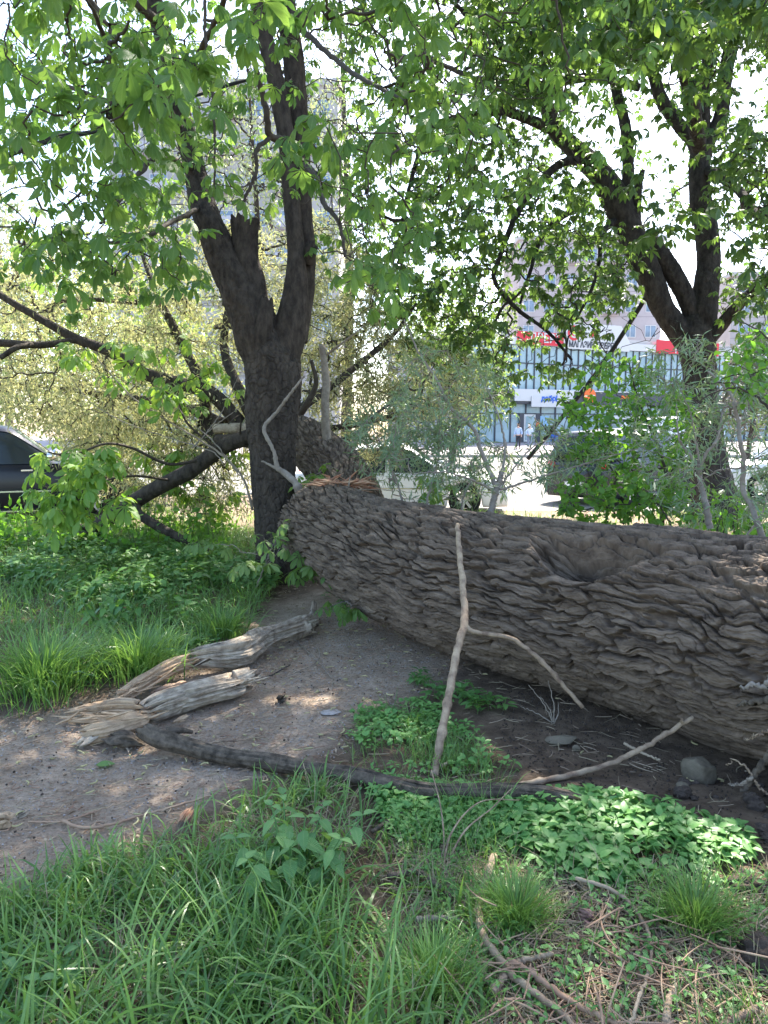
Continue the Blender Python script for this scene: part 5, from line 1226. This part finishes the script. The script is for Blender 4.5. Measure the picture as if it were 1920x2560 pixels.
# ---------------------------------------------------------------- vehicles
def car(name, label, cat, loc, rz, paint, L=4.6, W=1.8, H=1.48, kind='sedan', light=True):
    o = empty(name, loc, rz); tag(o, label, cat)
    if cat == 'car': o['group'] = 'cars parked behind the fallen trunk'
    pm = M[paint]; hl = L / 2; gc = .18
    belt = .62 * H
    if kind == 'van': xs = [-1, -.98, -.5, 0, .5, .72, .9, .97, 1]; zt = [.55, .64, .64, .64, .64, .63, .52, .42, .3]
    elif kind == 'suv': xs = [-1, -.97, -.6, 0, .38, .5, .8, .95, 1]; zt = [.5, .61, .63, .63, .62, .60, .56, .47, .32]
    else: xs = [-1, -.96, -.7, -.5, 0, .35, .5, .85, .96, 1]; zt = [.42, .58, .62, .63, .63, .62, .585, .52, .44, .30]
    n = 120; x = np.linspace(-1, 1, n); top = np.interp(x, xs, zt) * H
    top = np.convolve(np.pad(top, 3, 'edge'), np.ones(7) / 7, 'valid')
    wx = W / 2 * (1 - .16 * sst(.78, 1.02, x) - .14 * sst(.78, 1.02, -x))
    bot = np.full(n, gc); wr = .35
    wxs = (-.60, .62)
    for c in wxs:
        dx = (x - c) * hl; m_ = np.abs(dx) < wr; bot[m_] = np.maximum(bot[m_], .32 + np.sqrt(np.maximum(wr ** 2 - dx[m_] ** 2, 0)) * .98)
    bot = np.minimum(bot, top - .05)
    fr = np.array([0, 0, .12, .35, .6, .8, .93, 1, 1.0]); wy = np.array([0, .94, .985, 1.0, 1.0, .98, .95, .88, 0])
    sec = []
    for k in range(9):
        z = bot + (top - bot) * fr[k]; y = wx * wy[k]
        if k == 8: z = z + .015
        sec.append(np.stack([x * hl, y, z], 1))
    for k in range(7, 0, -1): sec.append(sec[k] * np.array([1, -1, 1]))
    A = np.stack(sec, 1); ns_ = A.shape[1]; V_ = A.reshape(-1, 3)
    i = np.arange(n - 1)[:, None]; j = np.arange(ns_)[None, :]; jn = (j + 1) % ns_
    F_ = np.stack([i * ns_ + j, i * ns_ + jn, (i + 1) * ns_ + jn, (i + 1) * ns_ + j], -1).reshape(-1, 4)
    e0 = len(V_); V_ = np.vstack([V_, A[0].mean(0), A[-1].mean(0)]); jj = np.arange(ns_)
    T_ = np.vstack([np.stack([np.full(ns_, e0), (jj + 1) % ns_, jj], 1), np.stack([np.full(ns_, e0 + 1), (n - 1) * ns_ + jj, (n - 1) * ns_ + (jj + 1) % ns_], 1)])
    mk('body', V_, [F_, T_], pm, o, local=True)
    # cabin
    if kind == 'van': cb = [(-.97, .62), (-.94, .98), (.45, .98), (.52, .95), (.78, .62)]
    elif kind == 'suv': cb = [(-.97, .60), (-.86, .96), (-.3, 1.0), (.18, .985), (.47, .61)]
    else: cb = [(-.72, .615), (-.38, .96), (-.1, 1.0), (.12, .975), (.42, .61)]
    cx = np.linspace(cb[0][0], cb[-1][0], 60); cz = np.interp(cx, [q[0] for q in cb], [q[1] for q in cb]) * H
    cz = np.convolve(np.pad(cz, 2, 'edge'), np.ones(5) / 5, 'valid'); zb = np.full(60, belt - .03)
    def shell(sc_w, z0f, z1f, add):
        sec = []
        for f in (0, .5, .86, .97, 1.0):
            z = zb + (cz + add - zb) * f; y = W / 2 * sc_w * (.95 - .17 * f - (.10 if f > .9 else 0) - (.25 if f == 1 else 0))
            sec.append(np.stack([cx * hl, np.full(60, y), z], 1))
        sec.append(np.stack([cx * hl, np.zeros(60), cz + add + .012], 1))
        for k in range(4, -1, -1): sec.append(sec[k] * np.array([1, -1, 1]))
        A = np.stack(sec, 1); m = A.shape[1]
        i = np.arange(59)[:, None]; j = np.arange(m - 1)[None, :]
        return A, np.stack([i * m + j, i * m + j + 1, (i + 1) * m + j + 1, (i + 1) * m + j], -1)
    A, F_ = shell(1.0, 0, 1, 0); mk('window', A.reshape(-1, 3), F_.reshape(-1, 4), M['glass'], o, local=True)
    A, F_ = shell(1.012, 0, 1, .012); m = A.shape[1]
    sel = np.zeros(F_.shape[:2], bool); xx = cx[:-1]
    roof = (xx > cb[1][0] - .02) & (xx < cb[-2][0] + .02)
    sel[roof, 3:m - 4] = True
    sel[:, 2:3] |= True; sel[:, m - 4:m - 3] |= True
    bp_ = (np.abs(xx + .08) < .02) | (np.abs(xx - cb[0][0]) < .14 if kind != 'van' else (xx < .3) & (xx > -2))
    sel[bp_, 0:3] = True; sel[bp_, m - 4:m - 1] = True
    mk('roof', A.reshape(-1, 3), F_[sel].reshape(-1, 4), pm, o, local=True)
    for c in wxs:
        for s_ in (1, -1):
            yy = s_ * (W / 2 - .12)
            a = np.linspace(0, 2 * np.pi, 28, endpoint=False)[None, :]; pr = np.array([(.20, -.10), (.29, -.11), (.325, -.07), (.325, .07), (.29, .11), (.20, .10)])
            V_ = np.stack([c * hl + pr[:, :1] * np.cos(a), yy + pr[:, 1:] * s_ + 0 * a, .325 + pr[:, :1] * np.sin(a)], -1).reshape(-1, 3)
            i = np.arange(5)[:, None]; j = np.arange(28)[None, :]
            wh = mk('wheel', V_, np.stack([i * 28 + j, i * 28 + (j + 1) % 28, (i + 1) * 28 + (j + 1) % 28, (i + 1) * 28 + j], -1).reshape(-1, 4), M['tyre'], o, local=True)
            mb = MB()
            for q in range(7):
                t = q * 2 * math.pi / 7; dx, dz = math.cos(t), math.sin(t)
                mb.add([(c * hl + dz * .03, yy + s_ * .09, .325 - dx * .03), (c * hl - dz * .03, yy + s_ * .09, .325 + dx * .03), (c * hl + dx * .2 - dz * .025, yy + s_ * .10, .325 + dz * .2 + dx * .025), (c * hl + dx * .2 + dz * .025, yy + s_ * .10, .325 + dz * .2 - dx * .025)], np.array([[0, 1, 2, 3]]))
            mb.build('rim', M['alloy'], wh, smooth=False, local=True)
    for s_ in (1, -1):
        c = np.array([.40 * hl - .05, s_ * (W / 2 + .07), belt + .09]); V_, F_ = logmesh([c + [-.07, 0, 0], c + [0, 0, .01], c + [.06, s_ * -.01, 0]], [.06, .085, .05], 16, 16)
        mk('mirror', V_, F_, M['chrome'] if name == 'dark_car' else pm, o, local=True)
        yy = s_ * W / 2
        mk('trim_strip', *(lambda b: (np.vstack(b.V), b.F))(MB().box(-.62 * hl + .36, .62 * hl - .36, yy - .004, yy + s_ * .012, .53, .555)), M['chrome'], o, smooth=False, local=True)
        mk('sill_strip', *(lambda b: (np.vstack(b.V), b.F))(MB().box(-.62 * hl + .4, .62 * hl - .4, yy * .96, yy * .96 + s_ * .05, .20, .225)), M['chrome'], o, smooth=False, local=True)
        for q in (-.3, .22):
            mk('door_handle', *(lambda b: (np.vstack(b.V), b.F))(MB().box(q * hl - .09, q * hl + .09, yy - .01, yy + s_ * .03, .80 * belt + .06, .80 * belt + .085)), M['chrome'], o, smooth=False, local=True)
        y2 = s_ * W * .36
        V_, F_ = logmesh([(-hl * .975, y2 - .12, .52 * H), (-hl * .985, y2, .53 * H), (-hl * .955, y2 + .12 * s_, .54 * H)], [.05, .08, .07], 14, 14); mk('tail_lamp', V_, F_, M['red_lamp'], o, local=True)
        V_, F_ = logmesh([(hl * .975, y2 - .12 * s_, .38 * H), (hl * .965, y2, .39 * H), (hl * .935, y2 + .12 * s_, .41 * H)], [.05, .07, .05], 14, 14); mk('headlight', V_, F_, M['lamp_glass'], o, local=True)
    mk('number_plate', *(lambda b: (np.vstack(b.V), b.F))(MB().box(-hl - .012, -hl + .0, -.26, .26, .42, .53)), M['plate'], o, smooth=False, local=True)
    mk('bumper', *(lambda b: (np.vstack(b.V), b.F))(MB().box(-hl - .03, -hl + .08, -W * .42, W * .42, .24, .40)), M['dark_paint'] if paint != 'white_paint' else pm, o, smooth=False, local=True)
    return o
car('dark_car', 'dark navy car with chrome mirror and strips, half out of the photo', 'car', (-6.85, 13.1, float(gh(-6.7, 13.0)) - .02), math.radians(22), 'navy', 4.9, 1.86, 1.66)
car('white_car', 'white car standing behind the fallen trunk, seen between willow leaves', 'car', (.30, 15.6, -.15), math.radians(-6), 'white_paint', 4.5, 1.78, 1.42)
car('dark_car', 'dark boxy car seen from the rear corner beside the shrub', 'car', (6.1, 18.2, -.15), math.radians(38), 'dark_paint', 4.5, 1.84, 1.72, 'suv')
car('white_car', 'white car at the right edge behind the tall crooked shoot', 'car', (10.6, 18.6, -.15), math.radians(175), 'white_paint', 4.5, 1.8, 1.55, 'suv')
car('white_van', 'white van standing in front of the shop, half hidden by the shrub', 'van', (13.4, 36, -.14), math.radians(184), 'white_paint', 5.6, 2.0, 2.35, 'van')

# ---------------------------------------------------------------- shop across the street
FA = math.radians(24); fo = P(1180, 1105, 60.0); fd = np.array([math.cos(FA), math.sin(FA), 0]); fn = np.array([math.sin(FA), -math.cos(FA), 0])
base_z = 0.53
shop = tag(empty('shop_building', (fo[0], fo[1], base_z), FA), 'two storey glass fronted shop with red and white sign boards', 'shop building')
def FU(px, py):
    r = ray(px, py); C0 = np.array([0, 0, CZ]); t = np.dot(fo - C0, fn) / np.dot(r, fn); q = C0 + r * t - np.array([fo[0], fo[1], base_z])
    return float(np.dot(q, fd)), float(q[2])
def fbox(name, mat, px0, px1, y0, y1, d0, d1, par=None, z0=None, z1=None):
    u0 = FU(px0, y0)[0]; u1 = FU(px1, y0)[0]; a = FU((px0 + px1) / 2, y0)[1] if z1 is None else z1; b_ = FU((px0 + px1) / 2, y1)[1] if z0 is None else z0
    return MB().box(u0, u1, -d1, -d0, b_, a).build(name, mat, par or shop, smooth=False, local=True), (u0, u1, b_, a)
M['shopwall'] = plain('shopwall', (0.42, 0.41, 0.42), 0.8)
M['shopglass'] = plain('shopglass', (0.20, 0.31, 0.37), 0.15, spec=0.6, c2=(0.34, 0.47, 0.52), scale=.5)
M['shopdark'] = plain('shopdark', (0.035, 0.04, 0.05), 0.3)
M['mullion'] = plain('mullion', (0.05, 0.055, 0.07), 0.5)
M['signred'] = plain('signred', (0.62, 0.03, 0.05), 0.45)
M['signwhite'] = plain('signwhite', (0.58, 0.58, 0.58), 0.5)
M['signblue'] = plain('signblue', (0.02, 0.12, 0.55), 0.5)
M['signorange'] = plain('signorange', (0.80, 0.16, 0.03), 0.5)
M['signgrey'] = plain('signgrey', (0.06, 0.065, 0.08), 0.5)
u0 = FU(1150, 1000)[0]; u1 = u0 + 40; HT = FU(1400, 838)[1]
mb = MB().box(u0, u1, .12, 14, -.4, HT); mb.build('wall', M['shopwall'], shop, smooth=False, local=True)
zA, zB, zC = FU(1400, 868)[1], FU(1400, 975)[1], FU(1400, 1012)[1]
MB().box(u0, u1, 0, .10, zB, zA).build('upper_window', M['shopglass'], shop, smooth=False, local=True)
MB().box(u0, u1, 0, .10, 0.02, zC).build('lower_window', M['shopglass'], shop, smooth=False, local=True)
du = 0.0; xs_ = u0 + .2; k = 0
while xs_ < u1 and k < 60:
    MB().box(xs_, xs_ + .09, -.08, -.003, zB, zA).build('mullion', M['mullion'], shop, smooth=False, local=True)
    if k % 2 == 0: MB().box(xs_, xs_ + .12, -.08, -.003, 0.02, zC).build('mullion', M['mullion'], shop, smooth=False, local=True)
    xs_ += .72 if k % 2 else .78; k += 1
for z_ in (zB + (zA - zB) * .58, zC * .74, ): MB().box(u0, u1, -.06, -.004, z_, z_ + .09).build('transom', M['mullion'], shop, smooth=False, local=True)
MB().box(u0, u1, -.5, -.005, zB - .12, zB - .02).build('ledge', M['signwhite'], shop, smooth=False, local=True)
MB().box(u0, u1, -.42, -.006, zC + .02, zB - .125).build('sign_band', M['signgrey'], shop, smooth=False, local=True)
fbox('sign_board', M['signwhite'], 1278, 1425, 976, 1004, .43, .55)
so, q = fbox('sign_board', M['signwhite'], 1318, 1396, 992, 1018, .56, .66)
def text(s, u, z, size, mat, par, d, sx=1.0, name='lettering', bold=.01):
    c = bpy.data.curves.new(name, 'FONT'); c.body = s; c.size = size; c.extrude = .01; c.offset = bold; c.materials.append(mat)
    t = bpy.data.objects.new(name, c); sc.collection.objects.link(t); t.parent = par
    me = bpy.data.meshes.new_from_object(t); me.name = name; sc.collection.objects.unlink(t); bpy.data.objects.remove(t)
    t = bpy.data.objects.new(name, me); sc.collection.objects.link(t); t.parent = par
    t.location = (u, -d, z); t.rotation_euler = (math.pi / 2, 0, 0); t.scale = (sx, 1, 1)
    return t
text('добрі', FU(1341, 1000)[0], FU(1341, 1003)[1], .62, M['signblue'], so, .68, 1.0, bold=.03)
text('ліки', FU(1378, 1000)[0], FU(1378, 1003)[1], .62, M['signblue'], so, .68, .8, bold=.03) if False else None
MB().box(u0, u1, -.28, -.1, zA + .02, zA + .62).build('fascia', M['signwhite'], shop, smooth=False, local=True)
s1, q = fbox('sign_board', M['signred'], 1288, 1405, 832, 864, .29, .36)
text('ДВЕРІ', FU(1316, 860)[0], FU(1340, 857)[1], 1.05, M['signwhite'], s1, .38, .92, bold=.015)
uu = FU(1402, 850)[0], FU(1566, 850)[0]; zz = (FU(1480, 876)[1], FU(1480, 852)[1], FU(1480, 812)[1])
V_ = []; 
for y in (-.44, -.30): V_ += [(uu[0], y, zz[0]), (uu[1], y, zz[0]), (uu[1], y, zz[1]), ((uu[1] - 1.0), y, zz[2]), ((uu[0] + .6), y, zz[2]), (uu[0], y, zz[1])]
V_ = np.array(V_); hexq = [np.array([[0, 1, 2, 5], [2, 3, 4, 5], [6, 11, 8, 7], [11, 10, 9, 8]] + [[i, i + 6, (i + 1) % 6 + 6, (i + 1) % 6] for i in range(6)])]
s2 = mk('sign_board', V_, hexq, M['signwhite'], shop, smooth=False, local=True)
text('МАГАЗИН ДВЕРЕЙ', FU(1413, 870)[0], FU(1450, 870)[1], .70, M['signgrey'], s2, .46, .80, bold=.025)
def disc(name, u, z, r, d, mat, par, r0=0.0, a0=0, a1=2 * math.pi, n=40):
    a = np.linspace(a0, a1, n); V_ = []
    for y in (-d, -d + .05):
        for rr in (r0, r): V_ += [(u + rr * math.cos(t), y, z + rr * math.sin(t)) for t in a]
    F_ = []
    for i in range(n - 1): F_ += [(i, i + 1, n + i + 1, n + i), (n + i, n + i + 1, 3 * n + i + 1, 3 * n + i)]
    return mk(name, np.array(V_), np.array(F_), mat, par, smooth=False, local=True)
lu, lz = FU(1426, 834)
disc('emblem', lu, lz, .62, .50, M['signred'], s2, .0); disc('emblem', lu, lz, .42, .52, M['signwhite'], s2, .30, .5, 5.2); disc('emblem', lu + .08, lz, .22, .53, M['signwhite'], s2, .12, 2.6, 8.2)
mb = MB(); a = FU(1447, 834)[0]; mb.box(a, a + .16, -.50, -.46, lz - .5, lz + .5); mb.box(a + .16, a + .5, -.50, -.46, lz - .1, lz + .1); mb.box(FU(1481, 834)[0], FU(1481, 834)[0] + .18, -.5, -.46, lz - .55, lz + .5); mb.build('emblem', M['signgrey'], s2, smooth=False, local=True)
a = FU(1466, 834)[0]; mk('emblem', np.array([(a, -.5, lz - .35), (a + .6, -.5, lz + .45), (a + .6, -.5, lz - .1), (a, -.47, lz - .35), (a + .6, -.47, lz + .45), (a + .6, -.47, lz - .1)]), [np.array([[0, 1, 2], [3, 5, 4]])], M['signred'], s2, smooth=False, local=True)
s3, q = fbox('sign_board', M['signred'], 1635, 1790, 855, 888, .29, .38)
text('ПІДЛОГА', FU(1678, 880)[0], FU(1690, 884)[1], 1.15, M['signwhite'], s3, .40, .95, bold=.012)
ou, oz = FU(1464, 990); disc('emblem', ou, oz, .62, .60, M['signorange'], shop)
mb = MB(); mb.box(ou + .02, ou + .5, -.62, -.605, oz - .07, oz + .07); mb.build('emblem', M['signwhite'], shop, smooth=False, local=True)
for a_, b_ in ((1545, 1578), (1668, 1684)): fbox('emblem', M['signorange'], a_, b_, 990, 998, .43, .46)
MB().box(FU(1500, 1030)[0], u1, -1.2, -.15, zC * .62, zC * .62 + .3).build('awning', M['signwhite'], shop, smooth=False, local=True)
dr_, q = fbox('door', M['signwhite'], 1308, 1337, 1036, 1104, .09, .14, z0=.05); fbox('glass', M['shopglass'], 1312, 1333, 1041, 1102, .15, .17, dr_, z0=.2)
fbox('door_post', M['mullion'], 1337, 1347, 1034, 1104, .09, .20, z0=.02); fbox('door_post', M['mullion'], 1296, 1307, 1034, 1104, .09, .20, z0=.02)
fbox('notice', M['signorange'], 1337, 1343, 1056, 1067, .21, .22)
fbox('poster', M['signblue'], 1376, 1392, 1085, 1102, .09, .11); fbox('poster', plain('poster', (.25, .45, .65), .5), 1349, 1370, 1040, 1066, .09, .11)
fbox('poster', M['signorange'], 1404, 1410, 1080, 1104, .09, .12)

# apartment blocks behind
def block(label, px0, px1, Y, ytop, nc, nr, c1, c2, balc=(), rz=0.0, yb=1105, side=14):
    a = P(px0, yb, Y); b_ = P(px1, yb, Y); W_ = b_[0] - a[0]; H_ = P((px0 + px1) / 2, ytop, Y)[2]
    o = tag(empty('apartment_block', (a[0], Y, 0), rz), label, 'apartment block', 'apartment blocks beyond the trees')
    mt = plain('panel_' + str(px0), c1, .9, c2=c2, scale=.35)
    MB().box(0, W_, 0, side, -1, H_).build('wall', mt, o, smooth=False, local=True)
    MB().box(-.3, W_ + .3, -.3, side + .3, H_, H_ + .6).build('roof', M['shopwall'], o, smooth=False, local=True)
    dx = W_ / nc; dz = H_ / nr
    fr0 = None
    for r in range(max(0, nr - 9) if nr > 9 else 0, nr):
        for c in range(nc):
            x = (c + .5) * dx; z = (r + .42) * dz; ww = min(1.7, dx * .5)
            if fr0 is None:
                f = MB().box(-ww / 2, ww / 2, -.03, .02, -.75, .75).build('window', M['glass_b'], o, smooth=False, local=True)
                mb = MB(); mb.box(-ww / 2 - .08, ww / 2 + .08, -.07, -.031, .75, .83); mb.box(-ww / 2 - .08, ww / 2 + .08, -.07, -.031, -.83, -.75); mb.box(-ww / 2 - .08, -ww / 2, -.07, -.031, -.75, .75); mb.box(ww / 2, ww / 2 + .08, -.07, -.031, -.75, .75); mb.box(-.04, .04, -.06, -.031, -.75, .75)
                g = mb.build('frame', M['signwhite'], f, smooth=False, local=True); fr0 = (f, g)
            else:
                f = fr0[0].copy(); sc.collection.objects.link(f); f.parent = o; g = fr0[1].copy(); sc.collection.objects.link(g); g.parent = f
            f.location = (x, 0, z)
            if c in balc:
                mb = MB(); mb.box(x - dx * .42, x + dx * .42, -1.3, -.08, z - 1.1, z - .95); mb.box(x - dx * .42, x + dx * .42, -1.36, -1.30, z - .95, z - .05)
                mb.build('balcony', plain('balc', (.45, .45, .50), .8) if 'balc' not in bpy.data.materials else bpy.data.materials['balc'], o, smooth=False, local=True)
    # seams between panels
    mb = MB()
    for r in range(1, nr): mb.box(0, W_, -.012, -.002, r * dz - .03, r * dz + .03)
    mb.build('panel_seam', M['seam'], o, smooth=False, local=True)
    return o
M['glass_b'] = plain('glass_b', (0.22, 0.30, 0.42), 0.15, spec=.7, c2=(.10, .14, .20), scale=.4)
M['seam'] = plain('seam', (0.22, 0.20, 0.20), .9)
block('tall pale apartment block with balconies, behind the forked tree', 300, 850, 78, 215, 7, 10, (.44, .42, .41), (.36, .345, .34), (1, 3, 5))
block('pinkish grey apartment block rising above the shop', 1290, 1640, 105, 600, 7, 8, (.46, .41, .42), (.38, .34, .35), (2, 4))
block('grey apartment block at the right edge beyond the dark tree', 1812, 2250, 120, 690, 7, 8, (.44, .41, .41), (.36, .33, .33), ())

# ---------------------------------------------------------------- two people on the pavement
M['skin'] = plain('skin', (.55, .36, .28), .6); M['jacket_blue'] = plain('jacket_blue', (.30, .42, .62), .8, c2=(.45, .55, .72), scale=6); M['trousers'] = plain('trousers', (.03, .03, .04), .8)
M['jacket_pale'] = plain('jacket_pale', (.42, .52, .66), .8, c2=(.55, .62, .72), scale=6); M['hair_b'] = plain('hair_b', (.06, .04, .03), .7); M['hair_g'] = plain('hair_g', (.65, .62, .58), .8); M['jeans'] = plain('jeans', (.16, .20, .28), .8)
def skin(name, V_, E_, R_, mat, par):
    me = bpy.data.meshes.new(name); me.from_pydata(V_, E_, []); me.materials.append(mat)
    o = bpy.data.objects.new(name, me); sc.collection.objects.link(o); o.parent = par
    m_ = o.modifiers.new('s', 'SKIN'); me.skin_vertices[0] if len(me.skin_vertices) else bpy.context.view_layer.update()
    if not len(me.skin_vertices):
        me.attributes
    for v, r in zip(me.skin_vertices[0].data, R_): v.radius = (r, r)
    me.skin_vertices[0].data[0].use_root = True
    s_ = o.modifiers.new('u', 'SUBSURF'); s_.levels = s_.render_levels = 2
    for p_ in me.polygons: p_.use_smooth = True
    return o
def person(label, loc, rz, h, jm, tm, hm, arm=0.0):
    o = tag(empty('person', loc, rz), label, 'person'); k = h / 1.72
    V_ = []; E_ = []; R_ = []
    def a(x, y, z, r, p=None):
        V_.append((x * k, y * k, z * k)); R_.append(r * k)
        if p is not None: E_.append((p, len(V_) - 1))
        return len(V_) - 1
    pel = a(0, 0, .95, .13); ch_ = a(0, 0, 1.2, .12, pel); nk0 = a(0, 0, 1.42, .11, ch_); nk = a(0, 0, 1.50, .055, nk0); hd = a(0, .0, 1.57, .075, nk); a(0, .0, 1.66, .085, hd); hn = a(0, .09, 1.585, .012, hd)
    for s_ in (1, -1):
        hp = a(.09 * s_, 0, .88, .09, pel); kn = a(.10 * s_, .02, .48, .06, hp); an = a(.10 * s_, -.01, .09, .042, kn); a(.11 * s_, .14, .04, .035, an)
        sh = a(.17 * s_, 0, 1.40, .06, nk0); el = a(.24 * s_, -.03, 1.13, .042, sh); wr = a(.25 * s_, .10 + arm, .92 + arm, .028, el); pm_ = a(.25 * s_, .13 + arm, .86 + arm, .03, wr)
        for q in range(4): f1_ = a((.225 + q * .017) * s_, .15 + arm, .80 + arm, .009, pm_); a((.225 + q * .017) * s_, .165 + arm, .765 + arm + abs(q - 1.5) * .008, .008, f1_)
        a(.215 * s_, .17 + arm, .85 + arm, .010, pm_)
    skin('body', V_, E_, R_, M['skin'], o)
    V_, E_, R_ = [], [], []; pel = a(0, 0, .90, .155); ch_ = a(0, 0, 1.2, .155, pel); nk0 = a(0, 0, 1.42, .12, ch_); a(0, 0, 1.47, .07, nk0)
    for s_ in (1, -1): sh = a(.17 * s_, 0, 1.40, .08, nk0); el = a(.24 * s_, -.03, 1.13, .062, sh); a(.25 * s_, .09 + arm, .94 + arm, .045, el)
    skin('jacket', V_, E_, R_, M[jm], o)
    V_, E_, R_ = [], [], []; pel = a(0, 0, .93, .14)
    for s_ in (1, -1): hp = a(.09 * s_, 0, .86, .10, pel); kn = a(.10 * s_, .02, .48, .075, hp); a(.10 * s_, -.01, .10, .058, kn)
    skin('trousers', V_, E_, R_, M[tm], o)
    V_, E_, R_ = [], [], []; q = a(0, -.025, 1.66, .095); a(0, -.03, 1.60, .085, q); a(0, .0, 1.71, .07, q)
    skin('hair', V_, E_, R_, M[hm], o)
    for s_ in (1, -1):
        skin('shoe', [(.11 * s_ * k, -.05 * k, .04 * k), (.115 * s_ * k, .06 * k, .04 * k), (.12 * s_ * k, .17 * k, .032 * k)], [(0, 1), (1, 2)], [.045 * k, .045 * k, .038 * k], M['black'], o)
    for s_ in (1, -1): mk('eye', *(lambda t: (t[0], t[1]))(logmesh([(.028 * s_ * k, .072 * k, 1.615 * k), (.03 * s_ * k, .079 * k, 1.615 * k), (.032 * s_ * k, .084 * k, 1.615 * k)], [.006, .008, .003], 6, 8)), M['black'], o, local=True)
    return o
YP = 52.0
for lab, px, rz, h, jm, tm, hm, ar in (('person in a light blue jacket and black trousers standing by the shop door', 1295, 160, 1.72, 'jacket_blue', 'trousers', 'hair_b', .05),
                               ('person with pale hair in a pale blue jacket and jeans beside the other', 1323, 185, 1.68, 'jacket_pale', 'jeans', 'hair_g', .12)):
    q = P(px, 1130, YP - .0); person(lab, (q[0], YP, PZ(YP)), math.radians(rz), h, jm, tm, hm, ar)

# ---------------------------------------------------------------- cables
for pts, r, lb_ in (([(-80, 425, 5.0), (0, 395, 5.2), (140, 348, 5.6), (280, 318, 6.1), (400, 270, 6.7), (520, 228, 7.2), (640, 194, 7.7), (720, 178, 8.1)], .017, 'black cable bundle strung across the upper left foliage'),
                    ([(-80, 410, 5.0), (0, 400, 5.2), (140, 340, 5.6), (280, 322, 6.1), (400, 264, 6.7), (520, 232, 7.2)], .011, 'loose black cable twisted round the cable bundle'),
                    ([(1319, 1148, 14.2), (1400, 1050, 14), (1500, 920, 13.7), (1560, 830, 13.5), (1606, 757, 13.3), (1640, 695, 13.05)], .042, 'dark leaning pole slanting from the dark tree down to the street')):
    Vt, Ft = tube1(PP(pts), np.full(len(pts), r), 80, 9, .0, 3); tag(mk('cable' if 'cable' in lb_ else 'leaning_pole', Vt, Ft, M['cable']), lb_, 'cable' if 'cable' in lb_ else 'pole')

# ---------------------------------------------------------------- trees further off
def fartree(name, label, px, Y, ztop, rad, z0, n, lm, mt, tpl, sz, per=14, droop=.2, trunk=.16, seed=1, dens=None, base=None, sag=.1):
    global rng
    rng = np.random.default_rng(seed); b_ = P(px, 1100, Y); zb = float(gh(b_[0], Y)) if Y < 46 else .55
    o = tag(empty(name, (b_[0], Y, zb)), label, 'tree')
    pw = [np.array([b_[0], Y, zb]), np.array([b_[0] + .2, Y, ztop * .4]), np.array([b_[0] - .1, Y + .2, ztop * .92])]
    Vt, Ft = logmesh(pw, [trunk * 1.4, trunk, trunk * .2], 60, 20, (0, 1, 0), lambda s, t, r: .15 * r * (vn(s * 3, np.cos(t) * 3 + 5, None, 5) - .5)); mk('trunk', Vt, Ft, M[mt], o)
    q = rng.normal(0, 1, (n, 3)); q = nrm(q) * (rng.random((n, 1)) ** .4); tg = np.array([b_[0], Y, (ztop + z0) / 2]) + q * np.array([rad, rad, (ztop - z0) / 2])
    tg += .12 * rad * rng.normal(0, 1, tg.shape)
    cv, R = grow(dense(pw, [.1, .1, .1], 40)[0][8:], tg, rng, sag=sag, wob=.06, r0=.008); Vt, Ft = tubes(cv, R, 3); mk('twigs', Vt, Ft, M[mt], o)
    p, d = along(cv, per, rng, .1, 1, 1.0); p = p + rng.normal(0, rad * .06, p.shape); d[:, 2] -= droop
    leafobj('crown', tpl, p, d, rng.uniform(sz[0], sz[1], len(p)), rng, M[lm], o); return o
M['birch_leaf'] = leafmat('birch_leaf', (.20, .27, .17), (.30, .36, .22), (.34, .42, .18), .35, vein=False)
M['far_leaf'] = leafmat('far_leaf', (.12, .20, .07), (.22, .30, .10), (.32, .44, .10), .35, vein=False)
M['dim_leaf'] = leafmat('dim_leaf', (.12, .11, .09), (.20, .18, .14), (.2, .2, .12), .2, vein=False)
BL = [ovate(.16, .10, 2), ovate(.12, .09, 2)]
fartree('birch_tree', 'pale hazy tree top at the far left', 20, 32, 12.4, 2.6, 4.0, 420, 'birch_leaf', 'twig_pale', BL, (.8, 1.4), 12, .3, .14, 3)
fartree('birch_tree', 'birch with thin drooping twigs behind the forked tree', 860, 24, 16.5, 2.4, 5.0, 360, 'birch_leaf', 'twig_dark', [narrow(.12, .05, .3)], (.7, 1.2), 12, .9, .13, 5, sag=-.25)
fartree('birch_tree', 'fine twigged birch between the forked tree and the tall apartment block', 640, 20, 12.5, 2.5, 3.2, 560, 'birch_leaf', 'twig_dark', [narrow(.10, .045, .3)], (.7, 1.2), 13, .9, .09, 15, sag=-.25)
fartree('street_tree', 'yellow green tree across the street, left of the shop', 1130, 38, 9.5, 3.4, 1.0, 620, 'far_leaf', 'twig_dark', BL, (1, 1.6), 12, .2, .14, 7)
fartree('street_tree', 'brownish bare looking tree beyond the white car at the right', 1870, 40, 6.8, 1.5, .6, 460, 'dim_leaf', 'twig_dark', BL, (.8, 1.2), 12, .2, .1, 9)
fartree('street_tree', 'green tree behind the fallen crown at the left', 260, 30, 8.5, 5.0, .4, 900, 'far_leaf', 'twig_dark', BL, (1.1, 1.8), 12, .2, .16, 11)
